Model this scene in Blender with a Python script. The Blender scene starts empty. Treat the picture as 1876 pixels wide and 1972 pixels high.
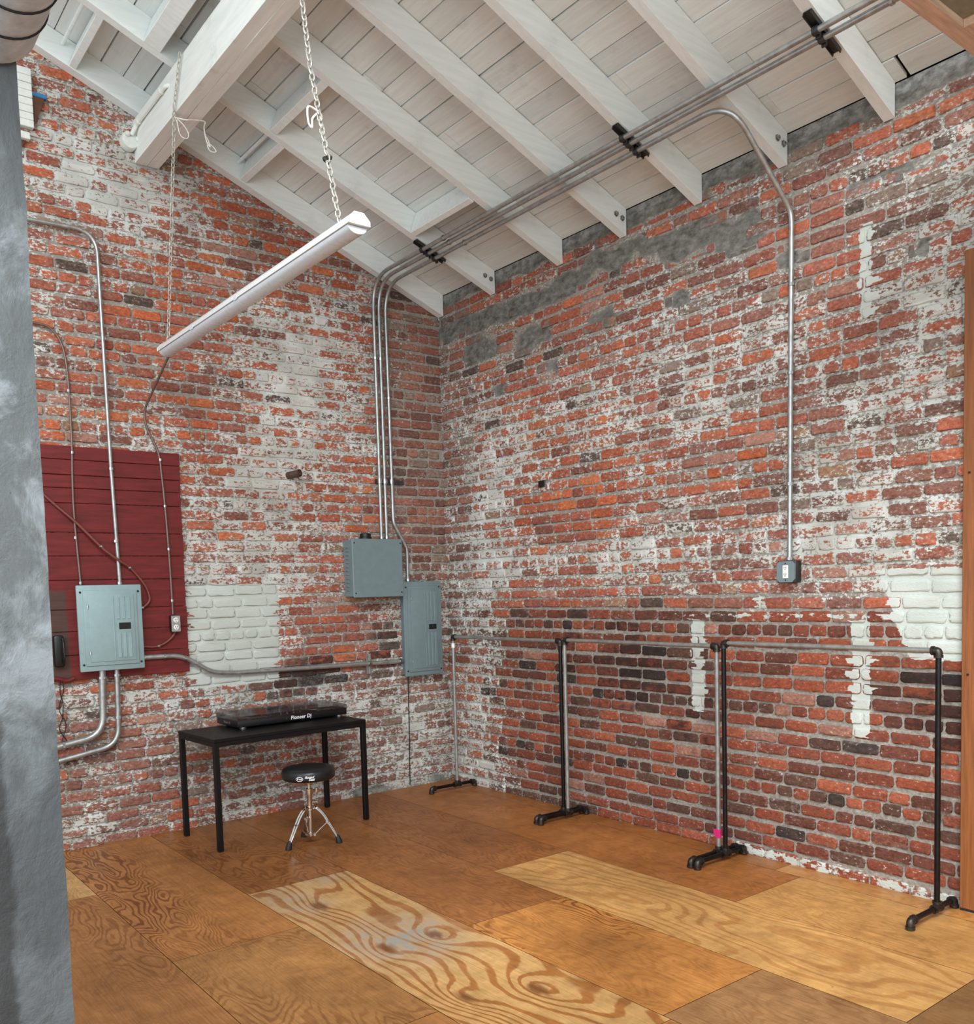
import bpy, bmesh, math, random
from mathutils import Vector, Matrix, noise

random.seed(7)
scene = bpy.context.scene
COL = scene.collection
PI = math.pi

# --------------------------------------------------------------------------
# colour + node helpers
# --------------------------------------------------------------------------
def lin(r, g, b):
    def f(c):
        c /= 255.0
        return c / 12.92 if c <= 0.04045 else ((c + 0.055) / 1.055) ** 2.4
    return (f(r), f(g), f(b))

class NT:
    def __init__(self, name):
        self.mat = bpy.data.materials.new(name)
        self.mat.use_nodes = True
        self.t = self.mat.node_tree
        self.t.nodes.clear()
        self.out = self.t.nodes.new('ShaderNodeOutputMaterial')
        self.bsdf = self.t.nodes.new('ShaderNodeBsdfPrincipled')
        self.t.links.new(self.bsdf.outputs[0], self.out.inputs[0])

    def put(self, sock, v):
        if isinstance(v, bpy.types.NodeSocket):
            self.t.links.new(v, sock)
        elif v is not None:
            if hasattr(sock.default_value, '__len__'):
                v = tuple(v)
                if len(sock.default_value) == 4 and len(v) == 3:
                    v = v + (1.0,)
            sock.default_value = v

    def node(self, typ, props=None, **inp):
        n = self.t.nodes.new(typ)
        for k, v in (props or {}).items():
            setattr(n, k, v)
        for k, v in inp.items():
            self.put(n.inputs[k.replace('_', ' ')], v)
        return n

    def math(self, op, a, b=0.0, c=0.0, clamp=False):
        n = self.t.nodes.new('ShaderNodeMath')
        n.operation = op
        n.use_clamp = clamp
        for i, v in enumerate((a, b, c)):
            self.put(n.inputs[i], v)
        return n.outputs[0]

    def mapr(self, v, a, b, c=0.0, d=1.0, smooth=False):
        n = self.t.nodes.new('ShaderNodeMapRange')
        n.interpolation_type = 'SMOOTHSTEP' if smooth else 'LINEAR'
        for i, x in enumerate((v, a, b, c, d)):
            self.put(n.inputs[i], x)
        return n.outputs[0]

    def mix(self, f, a, b, blend='MIX'):
        n = self.t.nodes.new('ShaderNodeMix')
        n.data_type = 'RGBA'
        n.blend_type = blend
        self.put(n.inputs[0], f)
        self.put(n.inputs[6], a)
        self.put(n.inputs[7], b)
        return n.outputs[2]

    def coord(self, scale=(1, 1, 1), loc=(0, 0, 0)):
        tc = self.t.nodes.new('ShaderNodeTexCoord')
        m = self.t.nodes.new('ShaderNodeMapping')
        m.inputs['Scale'].default_value = scale
        m.inputs['Location'].default_value = loc
        self.t.links.new(tc.outputs['Object'], m.inputs['Vector'])
        return m.outputs[0]

    def noise(self, vec, scale, detail=4, rough=0.55, dist=0.0):
        n = self.node('ShaderNodeTexNoise', Vector=vec, Scale=scale, Detail=detail, Roughness=rough, Distortion=dist)
        return n.outputs['Fac']

    def attr(self, name):
        n = self.t.nodes.new('ShaderNodeAttribute')
        n.attribute_name = name
        return n

    def bump(self, h, strength=0.3, dist=0.01):
        n = self.node('ShaderNodeBump', Strength=strength, Distance=dist, Height=h)
        self.t.links.new(n.outputs[0], self.bsdf.inputs['Normal'])

    def set(self, **k):
        for a, v in k.items():
            self.put(self.bsdf.inputs[a.replace('_', ' ')], v)

def simple(name, rgb, rough=0.5, metal=0.0, var=0.12, nscale=30, bump=0.0, bscale=120, stretch=(1, 1, 1), spec=None):
    m = NT(name)
    v = m.coord(stretch)
    f = m.noise(v, nscale, 5, 0.6)
    c = lin(*rgb)
    dark = tuple(x * (1 - var * 1.6) for x in c)
    light = tuple(min(1, x * (1 + var)) for x in c)
    m.set(Base_Color=m.mix(m.mapr(f, 0.3, 0.7), dark, light), Metallic=metal)
    m.set(Roughness=m.mapr(f, 0.3, 0.7, max(0.03, rough - 0.07), min(1, rough + 0.07)))
    if spec is not None:
        m.set(Specular_IOR_Level=spec)
    if bump:
        m.bump(m.noise(v, bscale, 4), bump, 0.004)
    return m.mat

# --------------------------------------------------------------------------
# mesh helpers
# --------------------------------------------------------------------------
class MB:
    def __init__(self):
        self.v = []
        self.f = []

    def add(self, vs, fs):
        o = len(self.v)
        self.v += [tuple(p) for p in vs]
        self.f += [tuple(i + o for i in q) for q in fs]
        return self

    def box(self, x0, x1, y0, y1, z0, z1, mtx=None):
        vs = [Vector(p) for p in ((x0, y0, z0), (x1, y0, z0), (x1, y1, z0), (x0, y1, z0),
                                  (x0, y0, z1), (x1, y0, z1), (x1, y1, z1), (x0, y1, z1))]
        if mtx:
            vs = [mtx @ p for p in vs]
        return self.add(vs, [(0, 3, 2, 1), (4, 5, 6, 7), (0, 1, 5, 4), (1, 2, 6, 5), (2, 3, 7, 6), (3, 0, 4, 7)])

    def rbox(self, x0, x1, y0, y1, z0, z1, r=0.01, seg=2, mtx=None):
        bm = bmesh.new()
        bmesh.ops.create_cube(bm, size=1.0)
        for p in bm.verts:
            p.co = Vector(((x0 + x1) / 2 + p.co.x * (x1 - x0), (y0 + y1) / 2 + p.co.y * (y1 - y0), (z0 + z1) / 2 + p.co.z * (z1 - z0)))
        bmesh.ops.bevel(bm, geom=list(bm.edges), offset=r, segments=seg, profile=0.5, affect='EDGES')
        bm.verts.index_update()
        vs = [(mtx @ p.co) if mtx else p.co.copy() for p in bm.verts]
        fs = [tuple(q.index for q in f.verts) for f in bm.faces]
        bm.free()
        return self.add(vs, fs)

    def prism(self, poly, axis, a, b):
        """poly = 2D points in the two remaining axes (in xyz order), extruded along axis from a to b"""
        def P(p, t):
            q = list(p)
            q.insert('xyz'.index(axis), t)
            return tuple(q)
        n = len(poly)
        vs = [P(p, a) for p in poly] + [P(p, b) for p in poly]
        fs = [tuple(range(n)), tuple(range(2 * n - 1, n - 1, -1))]
        fs += [(i, i + n, (i + 1) % n + n, (i + 1) % n) for i in range(n)]
        return self.add(vs, fs)

    def tube(self, pts, r, n=12, cap=True):
        pts = [Vector(p) for p in pts]
        k = len(pts)
        rr = r if isinstance(r, (list, tuple)) else [r] * k
        tang = []
        for i in range(k):
            a = pts[max(i - 1, 0)]
            b = pts[min(i + 1, k - 1)]
            t = (b - a)
            tang.append(t.normalized() if t.length > 1e-9 else Vector((0, 0, 1)))
        up = Vector((0, 0, 1)) if abs(tang[0].z) < 0.9 else Vector((1, 0, 0))
        nrm = (up - tang[0] * up.dot(tang[0])).normalized()
        vs = []
        for i in range(k):
            nrm = (nrm - tang[i] * nrm.dot(tang[i])).normalized()
            bi = tang[i].cross(nrm)
            for j in range(n):
                a = 2 * PI * j / n
                vs.append(pts[i] + (nrm * math.cos(a) + bi * math.sin(a)) * rr[i])
        fs = []
        for i in range(k - 1):
            for j in range(n):
                fs.append((i * n + j, i * n + (j + 1) % n, (i + 1) * n + (j + 1) % n, (i + 1) * n + j))
        if cap:
            fs.append(tuple(range(n - 1, -1, -1)))
            fs.append(tuple((k - 1) * n + j for j in range(n)))
        return self.add(vs, fs)

    def lathe(self, prof, centre=(0, 0, 0), axis='z', n=32):
        """prof: (radius, along-axis) pairs"""
        c = Vector(centre)
        vs, fs = [], []
        for r, h in prof:
            for j in range(n):
                a = 2 * PI * j / n
                u, w = r * math.cos(a), r * math.sin(a)
                p = {'z': (u, w, h), 'y': (w, h, u), 'x': (h, u, w)}[axis]
                vs.append(c + Vector(p))
        for i in range(len(prof) - 1):
            for j in range(n):
                fs.append((i * n + j, i * n + (j + 1) % n, (i + 1) * n + (j + 1) % n, (i + 1) * n + j))
        fs.append(tuple(range(n - 1, -1, -1)))
        fs.append(tuple((len(prof) - 1) * n + j for j in range(n)))
        return self.add(vs, fs)

    def torus(self, mtx, R, r, stretch=1.0, n=10, m=6):
        vs, fs = [], []
        for i in range(n):
            a = 2 * PI * i / n
            for j in range(m):
                b = 2 * PI * j / m
                p = Vector(((R + r * math.cos(b)) * math.cos(a), r * math.sin(b), (R + r * math.cos(b)) * math.sin(a)))
                p.z += (stretch - 1) * R * math.sin(a)
                vs.append(mtx @ p)
        for i in range(n):
            for j in range(m):
                fs.append((i * m + j, i * m + (j + 1) % m, ((i + 1) % n) * m + (j + 1) % m, ((i + 1) % n) * m + j))
        return self.add(vs, fs)

    def mesh(self, name, mat=None, smooth=35):
        me = bpy.data.meshes.new(name)
        me.from_pydata(self.v, [], self.f)
        me.update()
        bm = bmesh.new()
        bm.from_mesh(me)
        bmesh.ops.recalc_face_normals(bm, faces=bm.faces)
        bm.to_mesh(me)
        bm.free()
        if mat:
            me.materials.append(mat)
        if smooth:
            me.polygons.foreach_set('use_smooth', [True] * len(me.polygons))
            me.set_sharp_from_angle(angle=math.radians(smooth))
        return me

def fillet(pts, r, seg=8):
    pts = [Vector(p) for p in pts]
    out = [pts[0]]
    for i in range(1, len(pts) - 1):
        p, a, b = pts[i], pts[i - 1], pts[i + 1]
        u, w = (a - p), (b - p)
        ang = u.angle(w)
        if ang > PI - 0.02:
            out.append(p)
            continue
        rr = r[i - 1] if isinstance(r, (list, tuple)) else r
        d = min(rr / math.tan(ang / 2), u.length * 0.48, w.length * 0.48)
        s, e = p + u.normalized() * d, p + w.normalized() * d
        for k in range(seg + 1):
            t = k / seg
            out.append(s * (1 - t) ** 2 + p * 2 * t * (1 - t) + e * t * t)
    out.append(pts[-1])
    return out

def spline(pts, seg=6):
    P = [Vector(p) for p in pts]
    P = [P[0] * 2 - P[1]] + P + [P[-1] * 2 - P[-2]]
    out = []
    for i in range(1, len(P) - 2):
        for k in range(seg):
            t = k / seg
            a, b, c, d = P[i - 1], P[i], P[i + 1], P[i + 2]
            out.append(0.5 * (2 * b + (c - a) * t + (2 * a - 5 * b + 4 * c - d) * t * t + (3 * b - a - 3 * c + d) * t ** 3))
    out.append(P[-2])
    return out

# --------------------------------------------------------------------------
# object helpers
# --------------------------------------------------------------------------
def tag(o, label=None, cat=None, group=None, kind=None):
    if label: o['label'] = label
    if cat: o['category'] = cat
    if group: o['group'] = group
    if kind: o['kind'] = kind
    return o

def thing(name, label, cat, loc=(0, 0, 0), rz=0.0, group=None):
    o = bpy.data.objects.new(name, None)
    o.empty_display_size = 0.1
    COL.objects.link(o)
    o.location = loc
    o.rotation_euler = (0, 0, rz)
    return tag(o, label, cat, group)

def part(name, mb, mat, parent=None, label=None, smooth=35):
    o = bpy.data.objects.new(name, mb.mesh(name, mat, smooth) if isinstance(mb, MB) else mb)
    COL.objects.link(o)
    if parent is not None:
        o.parent = parent
    if label: o['label'] = label
    return o

def solo(name, mb, mat, label, cat, group=None, smooth=35, loc=None):
    """a thing that is one mesh, built in world coordinates, its origin moved to loc"""
    if loc is not None:
        L = Vector(loc)
        mb.v = [tuple(Vector(p) - L) for p in mb.v]
    o = part(name, mb, mat, None, None, smooth)
    if loc is not None:
        o.location = loc
    return tag(o, label, cat, group)

def copy_tree(o, parent=None):
    c = o.copy()
    COL.objects.link(c)
    c.parent = parent
    for ch in list(o.children):
        copy_tree(ch, c)
    return c

def text_mesh(body, size, extrude=0.0006, shear=0.0, bold=0.0):
    cu = bpy.data.curves.new('lettering', 'FONT')
    cu.body = body
    cu.size = size
    cu.extrude = extrude
    cu.shear = shear
    cu.offset = bold
    cu.align_x = 'CENTER'
    cu.align_y = 'CENTER'
    o = bpy.data.objects.new('lettering_curve', cu)
    COL.objects.link(o)
    bpy.context.view_layer.update()
    me = bpy.data.meshes.new_from_object(o.evaluated_get(bpy.context.evaluated_depsgraph_get()))
    bpy.data.objects.remove(o)
    mb = MB()
    mb.v = [tuple(v.co) for v in me.vertices]
    mb.f = [tuple(p.vertices) for p in me.polygons]
    bpy.data.meshes.remove(me)
    return mb

def xform(mb, mtx):
    mb.v = [tuple(mtx @ Vector(p)) for p in mb.v]
    return mb

# --------------------------------------------------------------------------
# camera (level-ish phone camera, 24 mm equivalent, lower part of the frame cropped)
# --------------------------------------------------------------------------
YAW, PITCH, ROLL = 0.6642, -0.06804, 0.02791
fw = Vector((math.sin(YAW) * math.cos(PITCH), math.cos(YAW) * math.cos(PITCH), math.sin(PITCH)))
r0 = Vector((math.cos(YAW), -math.sin(YAW), 0))
d0 = fw.cross(r0)
rt = r0 * math.cos(ROLL) + d0 * math.sin(ROLL)
dn = -r0 * math.sin(ROLL) + d0 * math.cos(ROLL)
cam_d = bpy.data.cameras.new('camera')
cam = bpy.data.objects.new('camera', cam_d)
COL.objects.link(cam)
M = Matrix((rt, -dn, -fw)).transposed().to_4x4()
M.translation = Vector((-4.4713, -6.2394, 1.62))
cam.matrix_world = M
cam_d.sensor_fit = 'HORIZONTAL'
cam_d.sensor_width = 36.0
cam_d.lens = 1738.0 / 1876.0 * 36.0
cam_d.shift_y = (1252.4 - 986.0) / 1876.0
cam_d.clip_start = 0.05
scene.camera = cam

# --------------------------------------------------------------------------
# room constants (metres): corner at the origin, gable wall y=0, eave wall x=0
# --------------------------------------------------------------------------
SL = 0.3787                       # roof pitch (rise per metre)
def zraf(x): return 3.864 - SL * x   # underside of the rafters
def zbrd(x): return 4.036 - SL * x   # underside of the roof boards

# --------------------------------------------------------------------------
# materials
# --------------------------------------------------------------------------
def brick_material():
    m = NT('old_painted_brick')
    ca = m.attr('Col')
    col = ca.outputs['Color']
    ma = m.attr('Msk')
    sep = m.node('ShaderNodeSeparateColor', Color=ma.outputs['Color'])
    wash, soot, plas = sep.outputs[0], sep.outputs[1], sep.outputs[2]
    paint = ma.outputs['Alpha']
    v = m.coord((1, 1, 1.7))
    n1 = m.noise(v, 13, 3, 0.68)
    n2 = m.noise(v, 46, 2.6, 0.7)
    n3 = ca.outputs['Alpha']
    # brick body: mottled
    c = m.mix(1.0, col, m.mix(m.mapr(n2, 0.3, 0.7), (0.55, 0.54, 0.55), (1.28, 1.26, 1.24)), 'MULTIPLY')
    c = m.mix(m.mapr(n1, 0.46, 0.68, 0.0, 0.34), c, lin(118, 84, 72))
    # white wash: a thin veil and opaque flakes
    t = m.math('ADD', m.math('ADD', m.math('MULTIPLY', n1, 0.42), m.math('MULTIPLY', n2, 0.58)), m.math('MULTIPLY', m.math('SUBTRACT', wash, 0.5), 0.40))
    halo = m.mapr(t, 0.38, 0.56, 0.03, 0.44)
    c = m.mix(halo, c, m.mix(m.mapr(n3, 0.35, 0.65), lin(140, 124, 112), lin(168, 152, 142)))
    fl = m.math('MAXIMUM', m.mapr(t, 0.525, 0.565), m.mapr(n2, 0.655, 0.70, 0, 0.62))
    wcol = m.mix(m.mapr(n3, 0.35, 0.65), lin(192, 190, 181), lin(232, 233, 227))
    c = m.mix(m.math('MULTIPLY', fl, 0.92), c, wcol)
    # grey cement smear
    pf = m.mapr(m.math('ADD', m.math('ADD', m.math('MULTIPLY', n3, 0.7), m.math('MULTIPLY', n1, 0.3)), m.math('SUBTRACT', plas, 0.5)), 0.49, 0.56)
    pcol = m.mix(m.mapr(n1, 0.35, 0.65), lin(84, 82, 77), lin(142, 140, 134))
    pcol = m.mix(m.mapr(plas, 0.70, 1.0, 0, 0.8), pcol, m.mix(m.mapr(n1, 0.40, 0.6), lin(132, 136, 136), lin(204, 210, 211)))
    c = m.mix(m.math('MULTIPLY', pf, m.mapr(n2, 0.3, 0.6, 0.72, 0.97)), c, pcol)
    # soot
    sf = m.mapr(m.math('ADD', m.math('ADD', m.math('MULTIPLY', n1, 0.65), m.math('MULTIPLY', n2, 0.35)), m.math('SUBTRACT', soot, 0.5)), 0.46, 0.64)
    c = m.mix(m.math('MULTIPLY', sf, 0.84), c, lin(44, 38, 37))
    # thick white paint
    qf = m.mapr(m.math('ADD', m.math('MULTIPLY', n1, 0.8), m.math('MULTIPLY', m.math('SUBTRACT', paint, 0.4), 0.95)), 0.43, 0.47)
    qcol = m.mix(m.mapr(n3, 0.35, 0.7), lin(218, 223, 216), lin(196, 200, 190))
    c = m.mix(m.math('MULTIPLY', qf, 0.96), c, qcol)
    c = m.mix(1.0, c, (0.86, 0.885, 0.895), 'MULTIPLY')
    m.set(Base_Color=c, Roughness=0.9, Specular_IOR_Level=0.2)
    m.bump(m.noise(v, 70, 1), 0.4, 0.006)
    return m.mat

def floor_material():
    m = NT('worn_plywood')
    base = m.attr('Sheet').outputs['Color']
    ga = m.attr('Grain')
    sep = m.node('ShaderNodeSeparateColor', Color=ga.outputs['Color'])
    bold, contrast, core, ffld = sep.outputs[0], sep.outputs[1], sep.outputs[2], ga.outputs['Alpha']
    gb = m.attr('Wear')
    sep2 = m.node('ShaderNodeSeparateColor', Color=gb.outputs['Color'])
    fbold, st, grey, patch = sep2.outputs[0], sep2.outputs[1], sep2.outputs[2], gb.outputs['Alpha']
    wv = m.noise(m.coord((24, 3.2, 1)), 1.0, 2)
    fib = m.noise(m.coord((130, 4, 1)), 1.0, 1)
    bl = m.noise(m.coord((1, 1, 1), (0, 4, 0)), 9.0, 3.5, 0.72)
    det = m.noise(m.coord((11, 4, 1)), 1.0, 1.5)
    rb_ = m.math('SINE', m.math('MULTIPLY', fbold, 62.0))
    rf_ = m.math('SINE', m.math('MULTIPLY', m.math('ADD', ffld, m.math('MULTIPLY', det, 0.10)), 190.0))
    lb = m.mapr(m.math('ADD', rb_, m.math('MULTIPLY', m.math('SUBTRACT', wv, 0.5), 1.6)), 0.15, 0.8, 0, 1, True)
    lf = m.mapr(m.math('ADD', rf_, m.math('MULTIPLY', m.math('SUBTRACT', wv, 0.5), 1.8)), -0.1, 0.9, 0, 1, True)
    fig = m.node('ShaderNodeMix', {'data_type': 'FLOAT'})
    m.put(fig.inputs[0], bold); m.put(fig.inputs[2], lf); m.put(fig.inputs[3], lb)
    amt = m.math('MULTIPLY', m.math('MULTIPLY', fig.outputs[0], contrast), patch)
    late = m.mix(1.0, base, m.mix(bold, (0.50, 0.36, 0.27), (0.64, 0.44, 0.30)), 'MULTIPLY')
    c = m.mix(amt, base, late)
    c = m.mix(1.0, c, m.mix(m.mapr(fib, 0.3, 0.7), (0.84, 0.83, 0.81), (1.1, 1.1, 1.1)), 'MULTIPLY')
    c = m.mix(1.0, c, m.mix(st, (0.60, 0.56, 0.52), (1.20, 1.18, 1.14)), 'MULTIPLY')
    c = m.mix(1.0, c, m.mix(m.mapr(bl, 0.35, 0.62), (0.80, 0.77, 0.74), (1.08, 1.07, 1.05)), 'MULTIPLY')
    c = m.mix(m.mapr(bl, 0.68, 0.74, 0, 0.55), c, lin(60, 42, 28))
    c = m.mix(m.mapr(bl, 0.30, 0.25, 0, 0.4), c, lin(205, 165, 110))
    g = m.math('MULTIPLY', grey, m.mapr(bl, 0.3, 0.62))
    c = m.mix(m.math('MULTIPLY', g, m.math('SUBTRACT', 1.0, m.math('MULTIPLY', amt, 0.6))), c, lin(156, 150, 140))
    c = m.mix(m.math('MULTIPLY', core, 0.85), c, lin(112, 66, 34))
    c = m.mix(1.0, c, (0.96, 0.965, 0.95), "MULTIPLY")
    m.set(Base_Color=c, Specular_IOR_Level=0.4)
    m.set(Roughness=m.mapr(st, 0.0, 1.0, 0.52, 0.34))
    return m.mat

def painted_wood(name, a, b, dirt=0.25, stretch=(14, 1, 14), attr=False):
    m = NT(name)
    v = m.coord(stretch)
    n = m.noise(v, 3.0, 6, 0.6, 0.3)
    k = m.noise(m.coord(), 5.0, 8, 0.66)
    c = m.mix(m.mapr(n, 0.3, 0.7), lin(*a), lin(*b))
    if attr:
        c = m.mix(1.0, c, m.attr('Tone').outputs['Color'], 'MULTIPLY')
    c = m.mix(m.mapr(k, 0.58, 0.72, 0, dirt), c, lin(118, 108, 96))
    c = m.mix(m.mapr(m.noise(m.coord((1, 1, 1), (4, 2, 8)), 11, 3), 0.76, 0.79, 0, 0.6), c, lin(70, 62, 54))
    m.set(Base_Color=c, Roughness=0.72, Specular_IOR_Level=0.25)
    m.bump(m.math('ADD', n, m.math('MULTIPLY', k, 0.5)), 0.25, 0.006)
    return m.mat

def galv(name, rgb, rough, metal=1.0):
    return simple(name, rgb, rough, metal, 0.16, 26, 0.05, 90)

def concrete():
    m = NT('trowelled_cement')
    v = m.coord((1, 1, 0.8))
    a = m.noise(v, 3.2, 9, 0.62, 0.5)
    b = m.noise(v, 12, 8, 0.65, 0.4)
    z = m.node('ShaderNodeSeparateXYZ', Vector=m.coord()).outputs
    c = m.mix(m.mapr(a, 0.44, 0.56, 0, 1, True), lin(88, 93, 95), lin(126, 134, 138))
    c = m.mix(m.mapr(b, 0.5, 0.68, 0, 0.7), c, lin(84, 86, 84))
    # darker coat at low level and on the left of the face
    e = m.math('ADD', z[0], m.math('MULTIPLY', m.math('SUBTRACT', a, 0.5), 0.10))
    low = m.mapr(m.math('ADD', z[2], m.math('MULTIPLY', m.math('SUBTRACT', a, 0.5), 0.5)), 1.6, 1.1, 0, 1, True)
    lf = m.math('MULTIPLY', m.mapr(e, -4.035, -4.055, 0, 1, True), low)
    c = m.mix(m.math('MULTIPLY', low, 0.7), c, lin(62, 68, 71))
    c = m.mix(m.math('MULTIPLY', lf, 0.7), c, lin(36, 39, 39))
    c = m.mix(m.mapr(m.noise(m.coord((1, 1, 1), (3, 3, 3)), 40, 3), 0.72, 0.78, 0, 0.5), c, lin(60, 62, 62))
    m.set(Base_Color=c, Roughness=0.6, Specular_IOR_Level=0.35)
    m.bump(m.math('ADD', m.math('MULTIPLY', b, 0.7), a), 0.6, 0.02)
    return m.mat

MAT = {}
MAT['brick'] = brick_material()
MAT['floor'] = floor_material()
MAT['gap'] = simple('dark_gap', (24, 20, 17), 0.95)
MAT['board'] = painted_wood('painted_roof_board', (218, 224, 222), (232, 237, 235), 0.2, (14, 1, 14), True)
MAT['rafter'] = painted_wood('painted_rafter', (228, 236, 234), (242, 247, 245), 0.14, (1, 14, 14))
MAT['purlin'] = painted_wood('painted_purlin', (226, 231, 227), (243, 245, 238), 0.26, (10, 1, 10))
MAT['conduit'] = galv('galvanised_conduit', (176, 178, 176), 0.36, 0.7)
MAT['strut'] = galv('dark_strut', (84, 86, 86), 0.5, 0.9)
MAT['clip'] = galv('zinc_clip', (186, 188, 188), 0.35)
MAT['cable'] = simple('armoured_cable', (132, 112, 104), 0.5, 0.7, 0.25, 200)
MAT['redcable'] = simple('painted_cable', (128, 70, 62), 0.5, 0.2, 0.2, 150)
MAT['panel'] = simple('grey_green_enamel', (143, 167, 170), 0.42, 0.0, 0.05, 20, 0.04, 160)
MAT['panel2'] = simple('grey_enamel', (116, 134, 138), 0.45, 0.0, 0.05, 20, 0.04, 160)
MAT['trim_dark'] = simple('panel_groove', (104, 124, 128), 0.5)
MAT['black'] = simple('black_plastic', (17, 17, 19), 0.42, 0, 0.2)
MAT['blackmetal'] = simple('black_powder_coat', (11, 11, 12), 0.5, 0.0, 0.2, 60, 0.08, 200, spec=0.3)
MAT['blackpipe'] = simple('black_iron_pipe', (30, 29, 29), 0.36, 0.6, 0.3, 40, 0.1, 90)
MAT['ironfit'] = simple('iron_fitting', (70, 66, 62), 0.42, 0.8, 0.3, 50, 0.25, 80)
MAT['greypipe'] = galv('dull_steel_pipe', (158, 158, 154), 0.42, 0.6)
MAT['chrome'] = simple('chrome', (214, 208, 200), 0.12, 1.0, 0.05)
MAT['rubber'] = simple('black_rubber', (22, 22, 24), 0.6, 0, 0.2, 60, 0.2, 150)
MAT['vinyl'] = simple('black_vinyl', (24, 27, 30), 0.36, 0, 0.15, 60, 0.1, 240)
MAT['white'] = simple('white_enamel', (235, 238, 238), 0.35, 0, 0.03)
MAT['lens'] = simple('white_acrylic_lens', (216, 226, 233), 0.3, 0, 0.03)
MAT['whiteplastic'] = simple('white_plastic', (240, 240, 234), 0.4, 0, 0.03)
MAT['slot'] = simple('dark_slot', (30, 30, 30), 0.7)
MAT['chain'] = simple('painted_chain', (200, 198, 188), 0.42, 0.3, 0.25, 90)
MAT['twine'] = simple('white_twine', (236, 234, 226), 0.8)
MAT['duct'] = galv('spiral_duct_steel', (196, 208, 216), 0.4, 0.25)
MAT['darkseam'] = simple('duct_seam', (52, 54, 56), 0.5, 0.8)
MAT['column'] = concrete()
MAT['orangewood'] = simple('orange_stained_wood', (140, 84, 44), 0.5, 0, 0.2, 4, 0.15, 20, (20, 20, 1))
MAT['brownwood'] = simple('brown_wood', (205, 172, 146), 0.6, 0, 0.18, 5, 0.15, 30, (1, 14, 14))
MAT['darkpanel'] = simple('dark_olive_panel', (132, 127, 108), 0.75, 0, 0.12)
MAT['pink'] = simple('pink_tape', (206, 30, 110), 0.5, 0, 0.25, 220)
MAT['blue'] = simple('blue_paint', (50, 120, 170), 0.6)
MAT['cream'] = simple('cream_paint', (224, 228, 222), 0.6, 0, 0.06)
MAT['rawbrown'] = simple('raw_brown_wood', (92, 56, 36), 0.7, 0, 0.2, 8, 0.2, 30, (1, 1, 10))
MAT['ink'] = simple('white_lettering', (236, 236, 236), 0.5, 0, 0.02)
MAT['greyknob'] = simple('grey_control', (96, 98, 106), 0.4, 0.2, 0.1)
MAT['silver'] = galv('brushed_silver', (190, 190, 190), 0.35)
MAT['rust'] = simple('rusty_pipe', (92, 72, 62), 0.7, 0.3, 0.3, 60, 0.3, 80)

def red_boards():
    m = NT('red_painted_planks')
    v = m.coord((1, 1, 8))
    n = m.noise(v, 4, 7, 0.6, 0.3)
    k = m.noise(m.coord(), 7, 8, 0.7)
    c = m.mix(m.mapr(n, 0.3, 0.7), lin(90, 27, 28), lin(120, 39, 38))
    c = m.mix(m.mapr(k, 0.6, 0.75, 0, 0.6), c, lin(78, 30, 30))
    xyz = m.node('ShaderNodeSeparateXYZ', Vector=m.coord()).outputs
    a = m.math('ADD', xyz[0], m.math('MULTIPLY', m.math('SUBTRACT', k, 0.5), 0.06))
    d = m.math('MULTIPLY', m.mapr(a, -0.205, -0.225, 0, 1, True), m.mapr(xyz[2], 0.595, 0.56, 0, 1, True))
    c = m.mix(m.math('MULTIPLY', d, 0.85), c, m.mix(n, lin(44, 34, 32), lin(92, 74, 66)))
    m.set(Base_Color=c, Roughness=0.55, Specular_IOR_Level=0.35)
    m.bump(m.math('ADD', n, m.math('MULTIPLY', k, 0.4)), 0.35, 0.006)
    return m.mat
MAT['red'] = red_boards()

def clear_cover():
    m = NT('clear_smoked_cover')
    tr = m.node('ShaderNodeBsdfTransparent', Color=(0.80, 0.81, 0.83, 1))
    gl = m.node('ShaderNodeBsdfGlossy', Color=(0.9, 0.9, 0.9, 1), Roughness=0.12)
    n = m.noise(m.coord(), 40, 3)
    lw = m.node('ShaderNodeLayerWeight', Blend=0.35)
    f = m.math('ADD', m.math('MULTIPLY', lw.outputs['Fresnel'], 0.35), m.mapr(n, 0.3, 0.7, 0.02, 0.06), clamp=True)
    mx = m.node('ShaderNodeMixShader')
    m.put(mx.inputs[0], f)
    m.t.links.new(tr.outputs[0], mx.inputs[1])
    m.t.links.new(gl.outputs[0], mx.inputs[2])
    m.t.links.new(mx.outputs[0], m.out.inputs[0])
    m.t.nodes.remove(m.bsdf)
    return m.mat
MAT['cover'] = clear_cover()

# --------------------------------------------------------------------------
# brick walls: every brick is modelled, the mortar bed lies 7 mm behind
# --------------------------------------------------------------------------
def fb(a, b, s, o=0.0, oct_=4):
    return noise.fractal(Vector((a * s + o, b * s - o, o * 0.37)), 0.8, 2.0, oct_)

def gs(a, b, ca, cb, ra, rb):
    return math.exp(-((a - ca) / ra) ** 2 - ((b - cb) / rb) ** 2)

def st(x, a, b):
    t = max(0.0, min(1.0, (x - a) / (b - a)))
    return t * t * (3 - 2 * t)

def inside(a, b, a0, a1, b0, b1, e=0.03):
    return st(a, a0 - e, a0 + e) * (1 - st(a, a1 - e, a1 + e)) * st(b, b0 - e, b0 + e) * (1 - st(b, b1 - e, b1 + e))

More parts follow.
